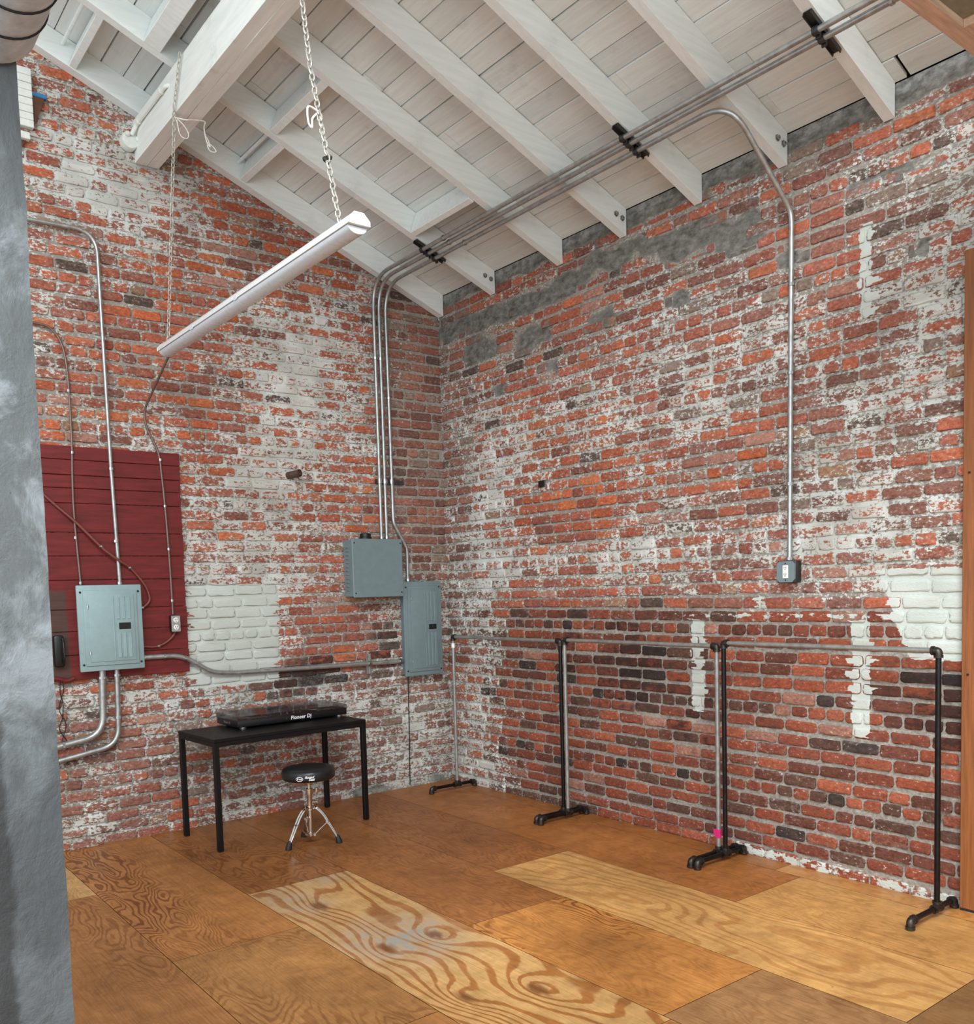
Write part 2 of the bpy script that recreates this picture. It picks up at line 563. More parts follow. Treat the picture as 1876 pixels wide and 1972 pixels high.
def masks_gable(x, z):
    n = fb(x, z, 1.3, 3.1)
    w = 0.45 + 0.20 * n
    w += 0.14 * gs(x, z, -1.25, 2.85, 0.45, 0.5) + 0.13 * gs(x, z, -1.9, 2.3, 0.6, 0.45) + 0.10 * gs(x, z, -1.7, 1.75, 0.9, 0.25)
    w += 0.22 * gs(x, z, -2.55, 4.25, 0.55, 0.35) + 0.12 * gs(x, z, -2.9, 4.5, 0.3, 0.3)
    w += 0.16 * gs(x, z, -1.2, 3.15, 0.5, 0.4) + 0.10 * gs(x, z, -2.4, 0.95, 0.9, 0.12)
    w -= 0.28 * st(x, -0.62, -0.45) * st(z, 1.3, 2.2)
    w -= 0.10 * gs(x, z, -2.3, 3.5, 0.6, 0.5)
    w -= 0.20 * gs(x, z, -0.95, 1.3, 0.5, 0.3)
    w -= 0.05 * gs(x, z, -2.2, 0.5, 1.0, 0.3)
    w += 0.09 * st(x, -1.2, -0.7) * (1 - st(z, 0.5, 0.95))
    s = 0.40 * inside(x, z, -1.52, -0.45, 0.9, 1.45, 0.15) * (0.75 + n) + 0.75 * gs(x, z, -1.32, 1.0, 0.28, 0.12) + 0.28 * inside(x, z, -3.0, -1.2, 0.85, 1.1, 0.08)
    s += 0.22 * gs(x, z, -0.7, 1.9, 0.4, 0.5)
    p = 0.42 * (1 - st(z, 0.02, 0.2)) + 0.12 * (1 - st(z, 0.2, 0.8)) * st(x, -1.5, -0.7)
    d = zraf(x) - z
    p += 0.34 * (1 - st(d, -0.05, 0.14)) + 0.22 * gs(x, z, -2.5, 4.5, 0.25, 0.22)
    q = inside(x, z, -2.24, -1.545, 0.98, 1.705, 0.02) * (1.0 - 0.28 * st(x, -1.85, -1.5))
    return w, s, p, q

def masks_eave(y, z):
    n = fb(y, z, 1.2, 9.4)
    w = 0.40 + 0.20 * n
    w += 0.26 * gs(y, z, -1.4, 1.80, 1.2, 0.13) + 0.20 * gs(y, z, -0.55, 2.2, 0.30, 0.8)
    w += 0.16 * gs(y, z, -3.9, 2.6, 0.8, 0.9) + 0.10 * gs(y, z, -2.6, 2.9, 0.8, 0.4) + 0.18 * gs(y, z, -3.5, 1.85, 0.6, 0.25)
    w -= 0.10 * gs(y, z, -1.7, 2.25, 0.7, 0.25)
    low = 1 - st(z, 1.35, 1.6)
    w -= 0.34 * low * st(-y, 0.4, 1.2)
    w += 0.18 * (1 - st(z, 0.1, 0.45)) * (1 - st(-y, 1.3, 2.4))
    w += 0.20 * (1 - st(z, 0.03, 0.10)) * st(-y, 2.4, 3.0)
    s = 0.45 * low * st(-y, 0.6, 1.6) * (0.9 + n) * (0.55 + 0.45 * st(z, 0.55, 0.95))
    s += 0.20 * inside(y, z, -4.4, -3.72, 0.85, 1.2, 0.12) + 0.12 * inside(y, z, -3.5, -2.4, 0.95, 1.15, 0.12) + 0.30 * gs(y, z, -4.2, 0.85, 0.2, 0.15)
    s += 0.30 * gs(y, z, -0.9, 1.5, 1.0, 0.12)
    # cement: a ragged band under the eave, pale right below the boards
    edge = 3.88 + 0.10 * fb(y, 1.0, 1.1, 5.0)
    p = 0.46 * st(z, edge - 0.10, edge + 0.06) + 0.36 * st(z, 3.88, 4.0)
    band = 3.70 + 0.10 * fb(y, 2.0, 0.9, 7.0)
    p = max(p, 0.635 * math.exp(-((z - band) / 0.16) ** 2) * (1 - st(-y, 3.0, 3.5)))
    for (py, pz, ry, rz, am) in ((-0.55, 3.50, 0.45, 0.20, 0.54), (-1.15, 3.45, 0.5, 0.20, 0.50), (-0.75, 3.15, 0.22, 0.10, 0.50), (-1.35, 3.2, 0.2, 0.14, 0.46), (-1.9, 3.42, 0.3, 0.14, 0.52),
                                 (-2.6, 3.66, 0.5, 0.14, 0.52), (-4.05, 3.22, 0.08, 0.08, 0.60), (-3.9, 3.62, 0.5, 0.07, 0.50), (-3.3, 3.38, 0.14, 0.09, 0.56), (-2.55, 3.35, 0.12, 0.14, 0.54), (-3.0, 3.55, 0.4, 0.1, 0.48)):
        p = max(p, (am + 0.14) * gs(y, z, py, pz, ry, rz))
    p += 0.30 * (1 - st(z, 0.15, 0.42)) * (1 - st(-y, 0.9, 1.6))
    # thick white paint: two stripes, a square and thin drips
    q = inside(y, z, -2.705, -2.60, 0.82, 1.40, 0.02) * 0.72
    q = max(q, inside(y, z, -3.775, -3.675, 0.78, 1.40, 0.02) * 0.92)
    q = max(q, inside(y, z, -3.785, -3.715, 2.94, 3.42, 0.02) * 0.78)
    q = max(q, st(-y + 0.35 * (z - 1.45), 3.86, 3.93) * st(z, 1.19, 1.23) * (1 - st(z, 1.62, 1.70)))
    q = max(q, 0.52 * inside(y, z, -3.9, -2.35, 1.40, 1.44, 0.02), 0.40 * inside(y, z, -3.2, -3.0, 1.36, 1.55, 0.03))
    q = max(q, 0.445 * inside(y, z, -5.0, -2.9, -0.02, 0.07, 0.02))
    return w, s, p, q

PAL_UP = [((192, 106, 78), 30), ((176, 100, 80), 26), ((200, 114, 80), 12), ((164, 96, 80), 12), ((190, 136, 118), 8), ((140, 86, 74), 7), ((94, 78, 70), 2), ((172, 130, 100), 3)]
PAL_HOT = [((204, 106, 68), 34), ((192, 100, 70), 26), ((214, 120, 74), 14), ((174, 92, 70), 12), ((148, 86, 70), 6), ((88, 70, 64), 3)]
PAL_LOW = [((158, 82, 58), 28), ((140, 74, 56), 24), ((168, 92, 66), 10), ((114, 66, 54), 16), ((174, 122, 104), 4), ((68, 58, 55), 5), ((98, 68, 58), 12)]
PAL_DULL = [((162, 106, 90), 22), ((148, 98, 86), 22), ((170, 116, 98), 16), ((130, 90, 80), 14), ((152, 130, 116), 12), ((100, 84, 76), 4)]

def pick(pal):
    t = random.uniform(0, sum(w for _, w in pal))
    for c, w in pal:
        t -= w
        if t <= 0:
            return c
    return pal[0][0]

def build_wall(name, a0, a1, ztop, masks, palette, to3d, holes=()):
    """a runs along the wall; to3d(a, depth, z) maps to world, depth > 0 towards the room"""
    V, F, COLR, MSK = [], [], [], []
    pitch, hb = 0.0775, 0.0575
    z0, row0 = 0.0 - 0.0775 * 0.35, 0
    rows = int(5.9 / pitch) + 1
    for r in range(rows):
        zc = 0.026 + r * pitch            # header courses at z = .414 + .465 k
        header = (r % 6) == 5
        unit = 0.1055 if header else 0.207
        a = a0 - random.uniform(0, 0.2)
        if not header and r % 2:
            a -= 0.1
        wob = random.uniform(0, 10)
        while a < a1:
            L = unit * random.uniform(0.94, 1.06)
            if not header and random.random() < 0.10:
                L *= 0.55
            b0, b1 = max(a + 0.0065, a0), min(a + L - 0.0065, a1)
            a += L
            if b1 - b0 < 0.035:
                continue
            ca = (b0 + b1) / 2
            zz = zc + 0.005 * math.sin(ca * 1.7 + wob) + random.uniform(-0.002, 0.002)
            if zz > ztop(ca) - 0.01:
                continue
            w, s, p, q = masks(ca, zz)
            depth = 0.0085 + random.uniform(-0.002, 0.0045)
            buried = fb(ca, zz, 7.5, 2.2, 3) * 0.22 + p > 0.47
            if buried:
                depth = 0.0015
            c = Vector(lin(*pick(palette(ca, zz))))
            c *= random.uniform(0.82, 1.18)
            wv = w + 0.02 + random.uniform(-0.17, 0.15)
            sv = s + random.choice((-0.1, -0.05, 0, 0, 0.05, 0.10))
            ha, hz = (b1 - b0) / 2, hb / 2 * random.uniform(0.93, 1.05)
            tilt = random.uniform(-0.014, 0.014)
            o = len(V)
            outline = []
            for sx, sz in ((-1, -1), (1, -1), (1, 1), (-1, 1)):
                cr = random.uniform(0.006, 0.019)
                x, y = sx * ha, sz * hz
                pa, pb, pm = (x, y - sz * cr), (x - sx * cr, y), (x - sx * cr * 0.3, y - sz * cr * 0.3)
                outline += ([pa, pm, pb] if sx * sz > 0 else [pb, pm, pa])
            mids = []
            for i, pt in enumerate(outline):
                mids.append(pt)
                if i % 3 == 2:
                    nx = outline[(i + 1) % 12]
                    for t in (0.33, 0.66):
                        mids.append((pt[0] * (1 - t) + nx[0] * t, pt[1] * (1 - t) + nx[1] * t))
            k = len(mids)
            for ring, (sh, dp, ew) in enumerate(((0.0, -0.004, 0.12), (0.0, 0.55, 0.14), (0.0035, 1.0, 0.06), (0.013, 1.03, -0.05))):
                for (x, y) in mids:
                    jx, jy = (random.uniform(-0.0034, 0.0034), random.uniform(-0.0034, 0.0034)) if ring in (1, 2) else (0, 0)
                    f1 = max(0.0, 1 - sh / ha) if ha > sh else 1
                    f2 = max(0.0, 1 - sh / hz)
                    x2, y2 = x * f1 + jx, y * f2 + jy
                    A, Z = ca + x2, zz + y2 + x2 * tilt
                    dd = dp * depth if dp > 0 else dp
                    V.append(to3d(A, dd, Z))
                    COLR.append((c.x, c.y, c.z, 0.5 + 0.24 * fb(A, Z, 5.0, 8.0, 3)))
                    qq = masks(A, Z)[3] if q > 0.0 or ring >= 2 else 0.0
                    MSK.append((wv + ew, sv, p, qq))
            for ring in range(3):
                for i in range(k):
                    j = (i + 1) % k
                    F.append((o + ring * k + i, o + ring * k + j, o + (ring + 1) * k + j, o + (ring + 1) * k + i))
            F.append(tuple(o + 3 * k + i for i in range(k)))
    # mortar bed
    mc = Vector(lin(174, 168, 158))
    step = 0.033
    na = int((a1 - a0) / step) + 1
    nz = int(5.95 / step) + 1
    idx = {}
    for i in range(na + 1):
        A = a0 + (a1 - a0) * i / na
        top = ztop(A)
        for j in range(nz + 1):
            Z = j * step
            if Z > top + step:
                break
            Z = min(Z, top)
            n = fb(A, Z, 9, 1.0, 3)
            idx[i, j] = len(V)
            w, s, p, q = masks(A, Z)
            V.append(to3d(A, 0.0018 * n + (0.0035 if p > 0.5 else 0.0), Z))
            tone = 1.0 + 0.22 * n
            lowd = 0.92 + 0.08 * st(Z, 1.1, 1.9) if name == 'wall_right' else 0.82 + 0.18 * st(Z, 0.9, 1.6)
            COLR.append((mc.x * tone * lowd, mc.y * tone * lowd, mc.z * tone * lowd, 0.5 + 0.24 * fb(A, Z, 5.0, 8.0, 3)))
            MSK.append((w + 0.12, s * 0.55, p, q))
    for i in range(na):
        for j in range(nz):
            q = [idx.get(t) for t in ((i, j), (i + 1, j), (i + 1, j + 1), (i, j + 1))]
            if None not in q:
                F.append(tuple(q))
    # solid backing of the wall
    bk = MB()
    pts = [(a0, -0.05), (a1, -0.05), (a1, ztop(a1)), (a0, ztop(a0))]
    o = len(V)
    for d in (-0.012, -0.30):
        for A, Z in pts:
            V.append(to3d(A, d, Z)); COLR.append((mc.x, mc.y, mc.z, 1)); MSK.append((0.2, 0, 0, 0))
    F += [(o, o + 1, o + 2, o + 3), (o + 4, o + 5, o + 6, o + 7)] + [(o + i, o + (i + 1) % 4, o + 4 + (i + 1) % 4, o + 4 + i) for i in range(4)]
    me = bpy.data.meshes.new(name)
    me.from_pydata(V, [], F)
    me.update()
    bm = bmesh.new(); bm.from_mesh(me)
    bmesh.ops.recalc_face_normals(bm, faces=bm.faces)
    # the open mortar sheet must face the room
    want = (Vector(to3d(0, 1, 0)) - Vector(to3d(0, 0, 0)))
    for f in bm.faces:
        if len(f.verts) == 4 and f.calc_area() < 0.0013 and abs(f.normal.dot(want)) > 0.8 and f.normal.dot(want) < 0 and all(e.calc_length() > 0.01 for e in f.edges):
            f.normal_flip()
    bm.to_mesh(me); bm.free()
    for nm, data in (('Col', COLR), ('Msk', MSK)):
        at = me.attributes.new(nm, 'FLOAT_COLOR', 'POINT')
        at.data.foreach_set('color', [x for c in data for x in c])
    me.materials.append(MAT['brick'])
    me.polygons.foreach_set('use_smooth', [True] * len(me.polygons))
    me.set_sharp_from_angle(angle=math.radians(50))
    o = bpy.data.objects.new(name, me)
    COL.objects.link(o)
    return tag(o, kind='structure')

def pal_gable(x, z):
    if x > -0.62 and z > 0.8: return PAL_DULL
    if z < 1.0 and (x > -1.2 or random.random() < 0.6): return PAL_DULL
    if z > 2.0 and random.random() < 0.55: return PAL_HOT
    return PAL_UP
def pal_eave(y, z):
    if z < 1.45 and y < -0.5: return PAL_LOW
    if y > -0.45 and z > 1.2: return PAL_DULL
    if gs(y, z, -1.5, 2.3, 1.0, 0.45) > random.random() * 0.9: return PAL_HOT
    return PAL_UP if y > -2.4 or random.random() < 0.6 else PAL_DULL

build_wall('wall_back', -4.7, 0.0, lambda x: zbrd(x) - 0.01, masks_gable, pal_gable, lambda a, d, z: (a, -d, z))
build_wall('wall_right', -5.6, 0.0, lambda y: 4.03, masks_eave, pal_eave, lambda a, d, z: (-d, a, z))

# --------------------------------------------------------------------------
# floor: plywood strips, 0.62 m wide, laid towards the camera
# --------------------------------------------------------------------------
xs = [-5.7, -5.07, -4.45, -3.82, -3.19, -2.565, -1.95, -1.33, -0.745, -0.165, 0.0]
OR, BR, LT, DK = (178, 124, 72), (166, 114, 68), (204, 164, 110), (138, 104, 68)
cols = {0: [(-8.5, BR, 0, .5)], 1: [(-4, BR, 0, .5), (-8.5, OR, 0, .4)], 2: [(-2, BR, 0, .5), (-5, OR, 0, .5), (-8.5, BR, 0, .5)],
        3: [(-1.056, LT, .25, .6), (-3.5, (172, 120, 72), 0, .6), (-8.5, BR, 0, .4)],
        4: [(-2.263, (180, 124, 72), 0.0, 1.0), (-3.44, (172, 124, 74), 0, .55), (-8.5, OR, 0, .35)],
        5: [(-1.635, (164, 110, 64), 0, .6), (-4.07, (204, 162, 106), 1.0, 1.0), (-8.5, OR, 0, .4)],
        6: [(-2.808, (164, 108, 60), 0, .4), (-4.03, (194, 134, 72), 0.0, 1.0), (-8.5, (160, 120, 80), 0.2, .85)],
        7: [(-2.23, (160, 104, 58), 0, .4), (-4.648, (206, 160, 100), .9, .58), (-8.5, DK, 0.2, .7)],
        8: [(-3.465, (172, 112, 60), 0, .3), (-8.5, (200, 152, 92), .3, .45)],
        9: [(-3.3, (168, 110, 60), 0, .3), (-8.5, (198, 142, 82), .1, .3)]}
V, F, SC, GC, WC = [], [], [], [], []
KNOTS = ((-2.354, -2.065, 0.05), (-2.391, -2.779, 0.045), (-2.133, -2.79, 0.04), (-2.154, -3.551, 0.045), (-2.418, -3.416, 0.04))
def fnoise(x, y, o, n):
    return noise.fractal(Vector((x, y, o)), 1.0, 2.0, n)
def wear(x, y, seed, bold, con):
    o = seed * 3.7
    wx = x + 0.10 * fnoise(x * 1.5, y * 0.7, o + 5, 2)
    f1 = 0.5 + 1.05 * x + 0.40 * fnoise(x * 2.6, y * 0.8, o, 2) + 0.03 * fnoise(x * 9, y * 4, o + 2, 2)
    core = 0.0
    for kx, ky, kr in KNOTS:
        d2 = ((x - kx) / kr) ** 2 + ((y - ky) / kr * 0.5) ** 2
        f1 += 0.22 * math.exp(-d2 * 0.28)
        core = max(core, 1 - st(math.sqrt(d2), 0.55, 0.9))
    f2 = 0.5 + 0.27 * fnoise(x * 3.8, y * 1.1, o + 20, 3)
    s_ = 0.55 + 0.42 * fnoise(x * 1.7, y * 1.2, 3.0, 4)
    for gx, gy, rx, ry, a in ((-1.62, -3.35, 0.22, 0.35, -0.62), (-2.95, -3.0, 0.3, 0.4, -0.30), (-3.4, -3.2, 0.3, 0.5, -0.35), (-1.0, -1.5, 0.5, 0.5, -0.25), (-2.2, -0.9, 0.5, 0.4, -0.22), (-0.4, -2.2, 0.3, 0.8, 0.2), (-2.9, -2.6, 0.2, 0.2, 0.25), (-1.75, -3.0, 0.3, 0.2, 0.25)):
        s_ += a * gs(x, y, gx, gy, rx, ry)
    gr = 0.0
    if bold > 0.9:
        for gx, gy, rx, ry, a in ((-2.27, -2.72, 0.28, 0.30, 1.25), (-2.42, -1.9, 0.16, 0.3, 0.8), (-2.1, -1.70, 0.16, 0.10, 0.65)):
            gr = max(gr, a * gs(x, y, gx, gy, rx, ry))
    pt = max(bold, 0.25 + 0.75 * st(0.5 + 0.5 * fnoise(x * 1.5, y * 0.9, o + 9, 2), 0.32, 0.62))
    if -3.2 < x < -2.56 and y > -2.27:
        pt = max(0.2, 1 - st(x + 0.12 * fnoise(x, y * 1.3, 2, 2), -2.98, -2.72) * 0.85) * pt + 0.3 * (1 - st(x, -3.0, -2.8))
    c01 = lambda v: min(1.0, max(0.0, v))
    return (bold, con, core * bold, f2), (f1, c01(s_), gr, c01(pt))
sd = 0
for i in range(10):
    y1 = 0.0
    for (y0, c, bold, con) in cols[i]:
        sd += 1
        g = 0.0014
        xa, xb, ya, yb = xs[i] + g, xs[i + 1] - g, y0 + g, y1 - g
        near = yb > -5.2 and xb > -4.0
        nx_ = max(2, int((xb - xa) / (0.022 if near else 0.2)))
        ny_ = max(2, int((yb - ya) / (0.035 if near else 0.3)))
        o = len(V)
        for b in range(ny_ + 1):
            for a in range(nx_ + 1):
                px, py = xa + (xb - xa) * a / nx_, ya + (yb - ya) * b / ny_
                V.append((px, py, 0))
                SC.append(lin(*c) + (1.0,))
                gc, wc = wear(px, py, sd, bold, con)
                GC.append(gc); WC.append(wc)
        for b in range(ny_):
            for a in range(nx_):
                q = o + b * (nx_ + 1) + a
                F.append((q, q + 1, q + nx_ + 2, q + nx_ + 1))
        y1 = y0
o = len(V)
V += [(-5.7, -8.5, -0.003), (0, -8.5, -0.003), (0, 0, -0.003), (-5.7, 0, -0.003), (-5.7, -8.5, -0.12), (0, -8.5, -0.12), (0, 0, -0.12), (-5.7, 0, -0.12)]
F += [(o, o + 1, o + 2, o + 3), (o + 7, o + 6, o + 5, o + 4)]
SC += [(0.02, 0.014, 0.01, 1)] * 8
GC += [(0, 0, 0, 0.5)] * 8
WC += [(0.5, 0.5, 0, 0)] * 8
me = bpy.data.meshes.new('floor')
me.from_pydata(V, [], F); me.update()
for nm, data in (('Sheet', SC), ('Grain', GC), ('Wear', WC)):
    at = me.attributes.new(nm, 'FLOAT_COLOR', 'POINT')
    at.data.foreach_set('color', [x for c in data for x in c])
me.materials.append(MAT['floor'])
fl = bpy.data.objects.new('floor', me); COL.objects.link(fl); tag(fl, kind='structure')

# --------------------------------------------------------------------------
# roof boards
# --------------------------------------------------------------------------
V, F, TC = [], [], []
x = 0.0
cs, sn = 1 / math.hypot(1, SL), SL / math.hypot(1, SL)
while x > -4.75:
    wdt = 0.1315 * random.uniform(0.97, 1.03)
    gap = random.choice((0.005, 0.007, 0.007, 0.009, 0.013))
    xa, xb = x - gap, x - wdt
    cuts = [0.0] + sorted([-random.uniform(0.6, 5) for _ in range(2)], reverse=True) + [-5.4]
    for k in range(3):
        ya, yb = cuts[k] - 0.0012, cuts[k + 1] + 0.0012
        if ya - yb < 0.02: continue
        dz = random.uniform(-0.003, 0.003)
        t = random.uniform(0.92, 1.05)
        warm = random.uniform(-0.015, 0.02)
        o = len(V)
        for (px, up) in ((xa, 0), (xb, 0), (xb, 0.02), (xa, 0.02)):
            for py in (ya, yb):
                V.append((px, py, zbrd(px) + dz + up))
                TC.append((t * (1 + warm), t, t * (1 - warm), 1))
        F += [(o + 0, o + 1, o + 3, o + 2), (o + 2, o + 3, o + 5, o + 4), (o + 4, o + 5, o + 7, o + 6), (o + 6, o + 7, o + 1, o + 0), (o, o + 2, o + 4, o + 6), (o + 1, o + 7, o + 5, o + 3)]
    x -= wdt
me = bpy.data.meshes.new('ceiling')
me.from_pydata(V, [], F); me.update()
at = me.attributes.new('Tone', 'FLOAT_COLOR', 'POINT')
at.data.foreach_set('color', [q for c in TC for q in c])
me.materials.append(MAT['board'])
ce = bpy.data.objects.new('ceiling', me); COL.objects.link(ce); tag(ce, kind='structure')
mb = MB().prism([(0.3, zbrd(0.3) + 0.028), (-4.8, zbrd(-4.8) + 0.028), (-4.8, zbrd(-4.8) + 0.06), (0.3, zbrd(0.3) + 0.06)], 'y', 0.3, -5.4)
rfm = part('ceiling_deck', mb, MAT['gap']); tag(rfm, kind='structure'); rfm.name = 'ceiling_1'

# --------------------------------------------------------------------------
# rafters
# --------------------------------------------------------------------------
def rafter_mesh(th, top_x=-4.6, foot=-0.012):
    mb = MB()
    n = 14
    rnd = random.Random(int(th * 1e4))
    ring = []
    for i in range(n + 1):
        t = i / n
        x = foot + (top_x - foot) * t
        j = rnd.uniform(-0.003, 0.003) if 0 < i < n else 0
        ring.append([(x, -th + j * 0.5, zraf(x) + j), (x, 0, zraf(x) + j), (x, 0, zbrd(x) - 0.004), (x, -th + j * 0.5, zbrd(x) - 0.004)])
    vs = [p for r in ring for p in r]
    fs = []
    for i in range(n):
        for k in range(4):
            fs.append((i * 4 + k, i * 4 + (k + 1) % 4, (i + 1) * 4 + (k + 1) % 4, (i + 1) * 4 + k))
    fs += [(0, 1, 2, 3), (n * 4, n * 4 + 1, n * 4 + 2, n * 4 + 3)]
    mb.add(vs, fs)
    return mb
def bolt(mb, x, y, z, r=0.012):
    mb.lathe([(r * 1.6, 0), (r * 1.6, -0.003), (r, -0.004), (r, -0.012), (r * 0.7, -0.015)], (x, y, z), 'y', 6)
ords = ['white painted rafter lying flat against the brick gable wall', 'white painted rafter nearest to the gable wall rafter, carrying a conduit bracket beside the corner',
        'white painted rafter second out from the gable wall rafter', 'white painted rafter third out from the gable wall rafter, without a conduit bracket',
        'white painted rafter carrying the middle conduit bracket', 'white painted rafter above the bend of the wall conduit, next to the last bracket rafter',
        'white painted rafter farthest from the gable wall, carrying the last conduit bracket']
rafter_y = [-0.085, -0.765, -1.521, -2.123, -2.729, -3.305, -3.904]
wall_rafter = thing('rafter', ords[0], 'rafter', (0, -0.014, 0), 0, 'sloping roof rafters')
part('timber', rafter_mesh(0.071), MAT['rafter'], wall_rafter)
first = None
for i in range(1, 7):
    if first is None:
        first = thing('rafter', ords[1], 'rafter', (0, rafter_y[1] + 0.056, 0), 0, 'sloping roof rafters')
        part('timber', rafter_mesh(0.056), MAT['rafter'], first)
        for dx, dz in ((-0.05, 0.085), (-0.105, 0.08)):
            b = MB(); bolt(b, dx, -0.057, zraf(dx) + dz)
            part('bolt', b, MAT['clip'], first)
        o = first
    else:
        o = copy_tree(first)
        o.location = (0, rafter_y[i] + 0.056, 0)
        if i % 2 == 0:
            for ch in list(o.children):
                if ch.name.startswith('bolt'):
                    bpy.data.objects.remove(ch)
        o['label'] = ords[i]

# ridge-side purlin, two timbers deep, running out of the gable wall
pur = thing('ceiling_beam', 'heavy white painted double ceiling beam running out from the gable wall', 'beam', (-2.352, 0, 4.485))
for s, nm in ((-1, 0), (1, 1)):
    mb = MB()
    a, b = (-0.078, -0.001) if s < 0 else (0.001, 0.076)
    n = 20
    ring = []
    for i in range(n + 1):
        y = -0.01 - 5.0 * i / n
        j = random.uniform(-0.002, 0.002)
        ring += [(a + j, y, 0.0 + j), (b, y, 0.0 + j), (b, y, 0.265), (a + j, y, 0.265)]
    fs = [(i * 4 + k, i * 4 + (k + 1) % 4, i * 4 + 4 + (k + 1) % 4, i * 4 + 4 + k) for i in range(n) for k in range(4)] + [(0, 1, 2, 3), (n * 4, n * 4 + 1, n * 4 + 2, n * 4 + 3)]
    mb.add(ring, fs)
    part('timber', mb, MAT['purlin'], pur)

# blocking between rafters
def block(label, x, y0, y1, w, h, lean=0.0, drop=0.0):
    z = zbrd(x) - 0.006
    mb = MB().rbox(-w / 2, w / 2, y0, y1, -h, 0, 0.003, 1, Matrix.Rotation(math.atan(SL), 4, 'Y'))
    o = part('blocking', mb, MAT['rafter'])
    o.location = (x, 0, z)
    tag(o, label, 'blocking', 'short blocks between the rafters')
block('short white block between the wall rafter and the next, left of the ceiling beam', -2.757, -0.70, -0.092, 0.045, 0.15)
block('wide white block in the second rafter bay, close to the left side of the beam', -2.49, -1.46, -0.77, 0.10, 0.16)
block('short white block in the wall rafter bay behind the hanging lamp chain', -1.66, -0.70, -0.092, 0.05, 0.15)
block('short white block in the second rafter bay behind the hanging lamp chain', -1.745, -1.46, -0.77, 0.05, 0.15)
block('bright white block in the second rafter bay just above the three ceiling conduits', -0.70, -1.46, -0.77, 0.045, 0.165)
def pipe_h(label, x, y0, y1, zoff):
    z = zbrd(x) - zoff
    mb = MB().tube([(x, y0, z), (x, y1, z)], 0.012, 10)
    solo('pipe', mb, MAT['rafter'], label, 'pipe', 'white painted pipes under the roof', loc=(x, (y0 + y1) / 2, z))
pipe_h('thin white painted pipe beside the block left of the ceiling beam', -2.86, -0.70, -0.092, 0.06)
pipe_h('thin white painted pipe beside the block in the wall rafter bay behind the lamp', -1.745, -0.70, -0.092, 0.06)

# junction box and painted conduit on the beam
jb = thing('junction_box', 'round white painted junction box on the bricks at the end of the ceiling beam', 'junction box', (-2.47, -0.012, 4.60))
part('body', MB().lathe([(0.055, 0.0), (0.055, -0.05), (0.05, -0.058), (0.02, -0.06)], (0, 0, 0), 'y', 20), MAT['cream'], jb)
for dx, dz in ((0.045, 0.04), (-0.02, 0.06)):
    part('knob', MB().lathe([(0.016, 0), (0.016, -0.03), (0.01, -0.036)], (dx, -0.045, dz - 0.03), 'y', 10), MAT['cream'], jb)
cb = thing('conduit', 'short white painted conduit along the side of the ceiling beam', 'conduit', (-2.445, -0.05, 4.66))
part('tube', MB().tube(fillet([(-0.02, -0.03, -0.03), (0, -0.08, 0.02), (0, -0.62, 0.02), (0.03, -0.66, 0.02)], 0.03), 0.013, 10), MAT['purlin'], cb)
for yy in (-0.12, -0.55):
    part('clip', MB().tube([(0.0, yy - 0.01, 0.02), (0.0, yy + 0.01, 0.02)], 0.018, 10), MAT['twine'], cb)

# --------------------------------------------------------------------------
# conduits, cables
# --------------------------------------------------------------------------
def clip_at(parent, p, r, axis='z', mat=None):
    p = Vector(p)
    d = {'x': Vector((0.008, 0, 0)), 'y': Vector((0, 0.008, 0)), 'z': Vector((0, 0, 0.008))}[axis]
    part('clip', MB().tube([p - d, p + d], r, 10), mat or MAT['clip'], parent)

def run(name, label, cat, pts, r, mat, clips=(), base=None, group=None, cr=None, caxis='z', pname='tube'):
    P = [Vector(p) for p in pts]
    L = Vector(base) if base is not None else P[0].copy()
    t = thing(name, label, cat, L, 0, group)
    part(pname, MB().tube([p - L for p in P], r, 12), mat, t)
    for c in clips:
        ax = caxis
        if len(c) == 4:
            ax = c[3]
        clip_at(t, Vector(c[:3]) - L, cr or r * 1.35, ax)
    return t

G3 = 'three parallel conduits rising from the grey boxes'
def ceil_z(x): return zraf(x) - 0.04
# left and middle of the trio
for x, lab in ((-0.652, 'steel conduit on the left of the trio above the large grey box'), (-0.604, 'steel conduit in the middle of the trio above the large grey box')):
    zc_ = ceil_z(x)
    pts = fillet([(x, -0.04, 2.03), (x, -0.04, zc_), (x, -5.3, zc_)], 0.24, 12)
    run('conduit', lab, 'conduit', pts, 0.0145, MAT['conduit'], [(x, -0.04, 2.05), (x, -0.04, 3.45), (x, -1.0, zc_, 'y'), (x, -4.2, zc_, 'y')], None, G3)
x = -0.545
zc_ = ceil_z(x)
pts = fillet([(-0.417, -0.04, 1.695), (-0.417, -0.04, 1.965), (-0.537, -0.04, 2.17), (-0.545, -0.04, zc_), (x, -3.33, zc_), (-0.036, -3.345, 3.60), (-0.036, -3.322, 1.727)], [0.10, 0.12, 0.24, 0.17, 0.12], 10)
run('conduit', 'steel conduit on the right of the trio, bending down the eave wall to the outlet', 'conduit', pts, 0.0145, MAT['conduit'],
    [(-0.417, -0.04, 1.71), (-0.541, -0.04, 3.15), (x, -1.1, zc_, 'y'), (-0.036, -3.343, 3.22), (-0.036, -3.335, 2.75), (-0.036, -3.326, 2.15), (-0.036, -3.323, 1.74)], None, G3)

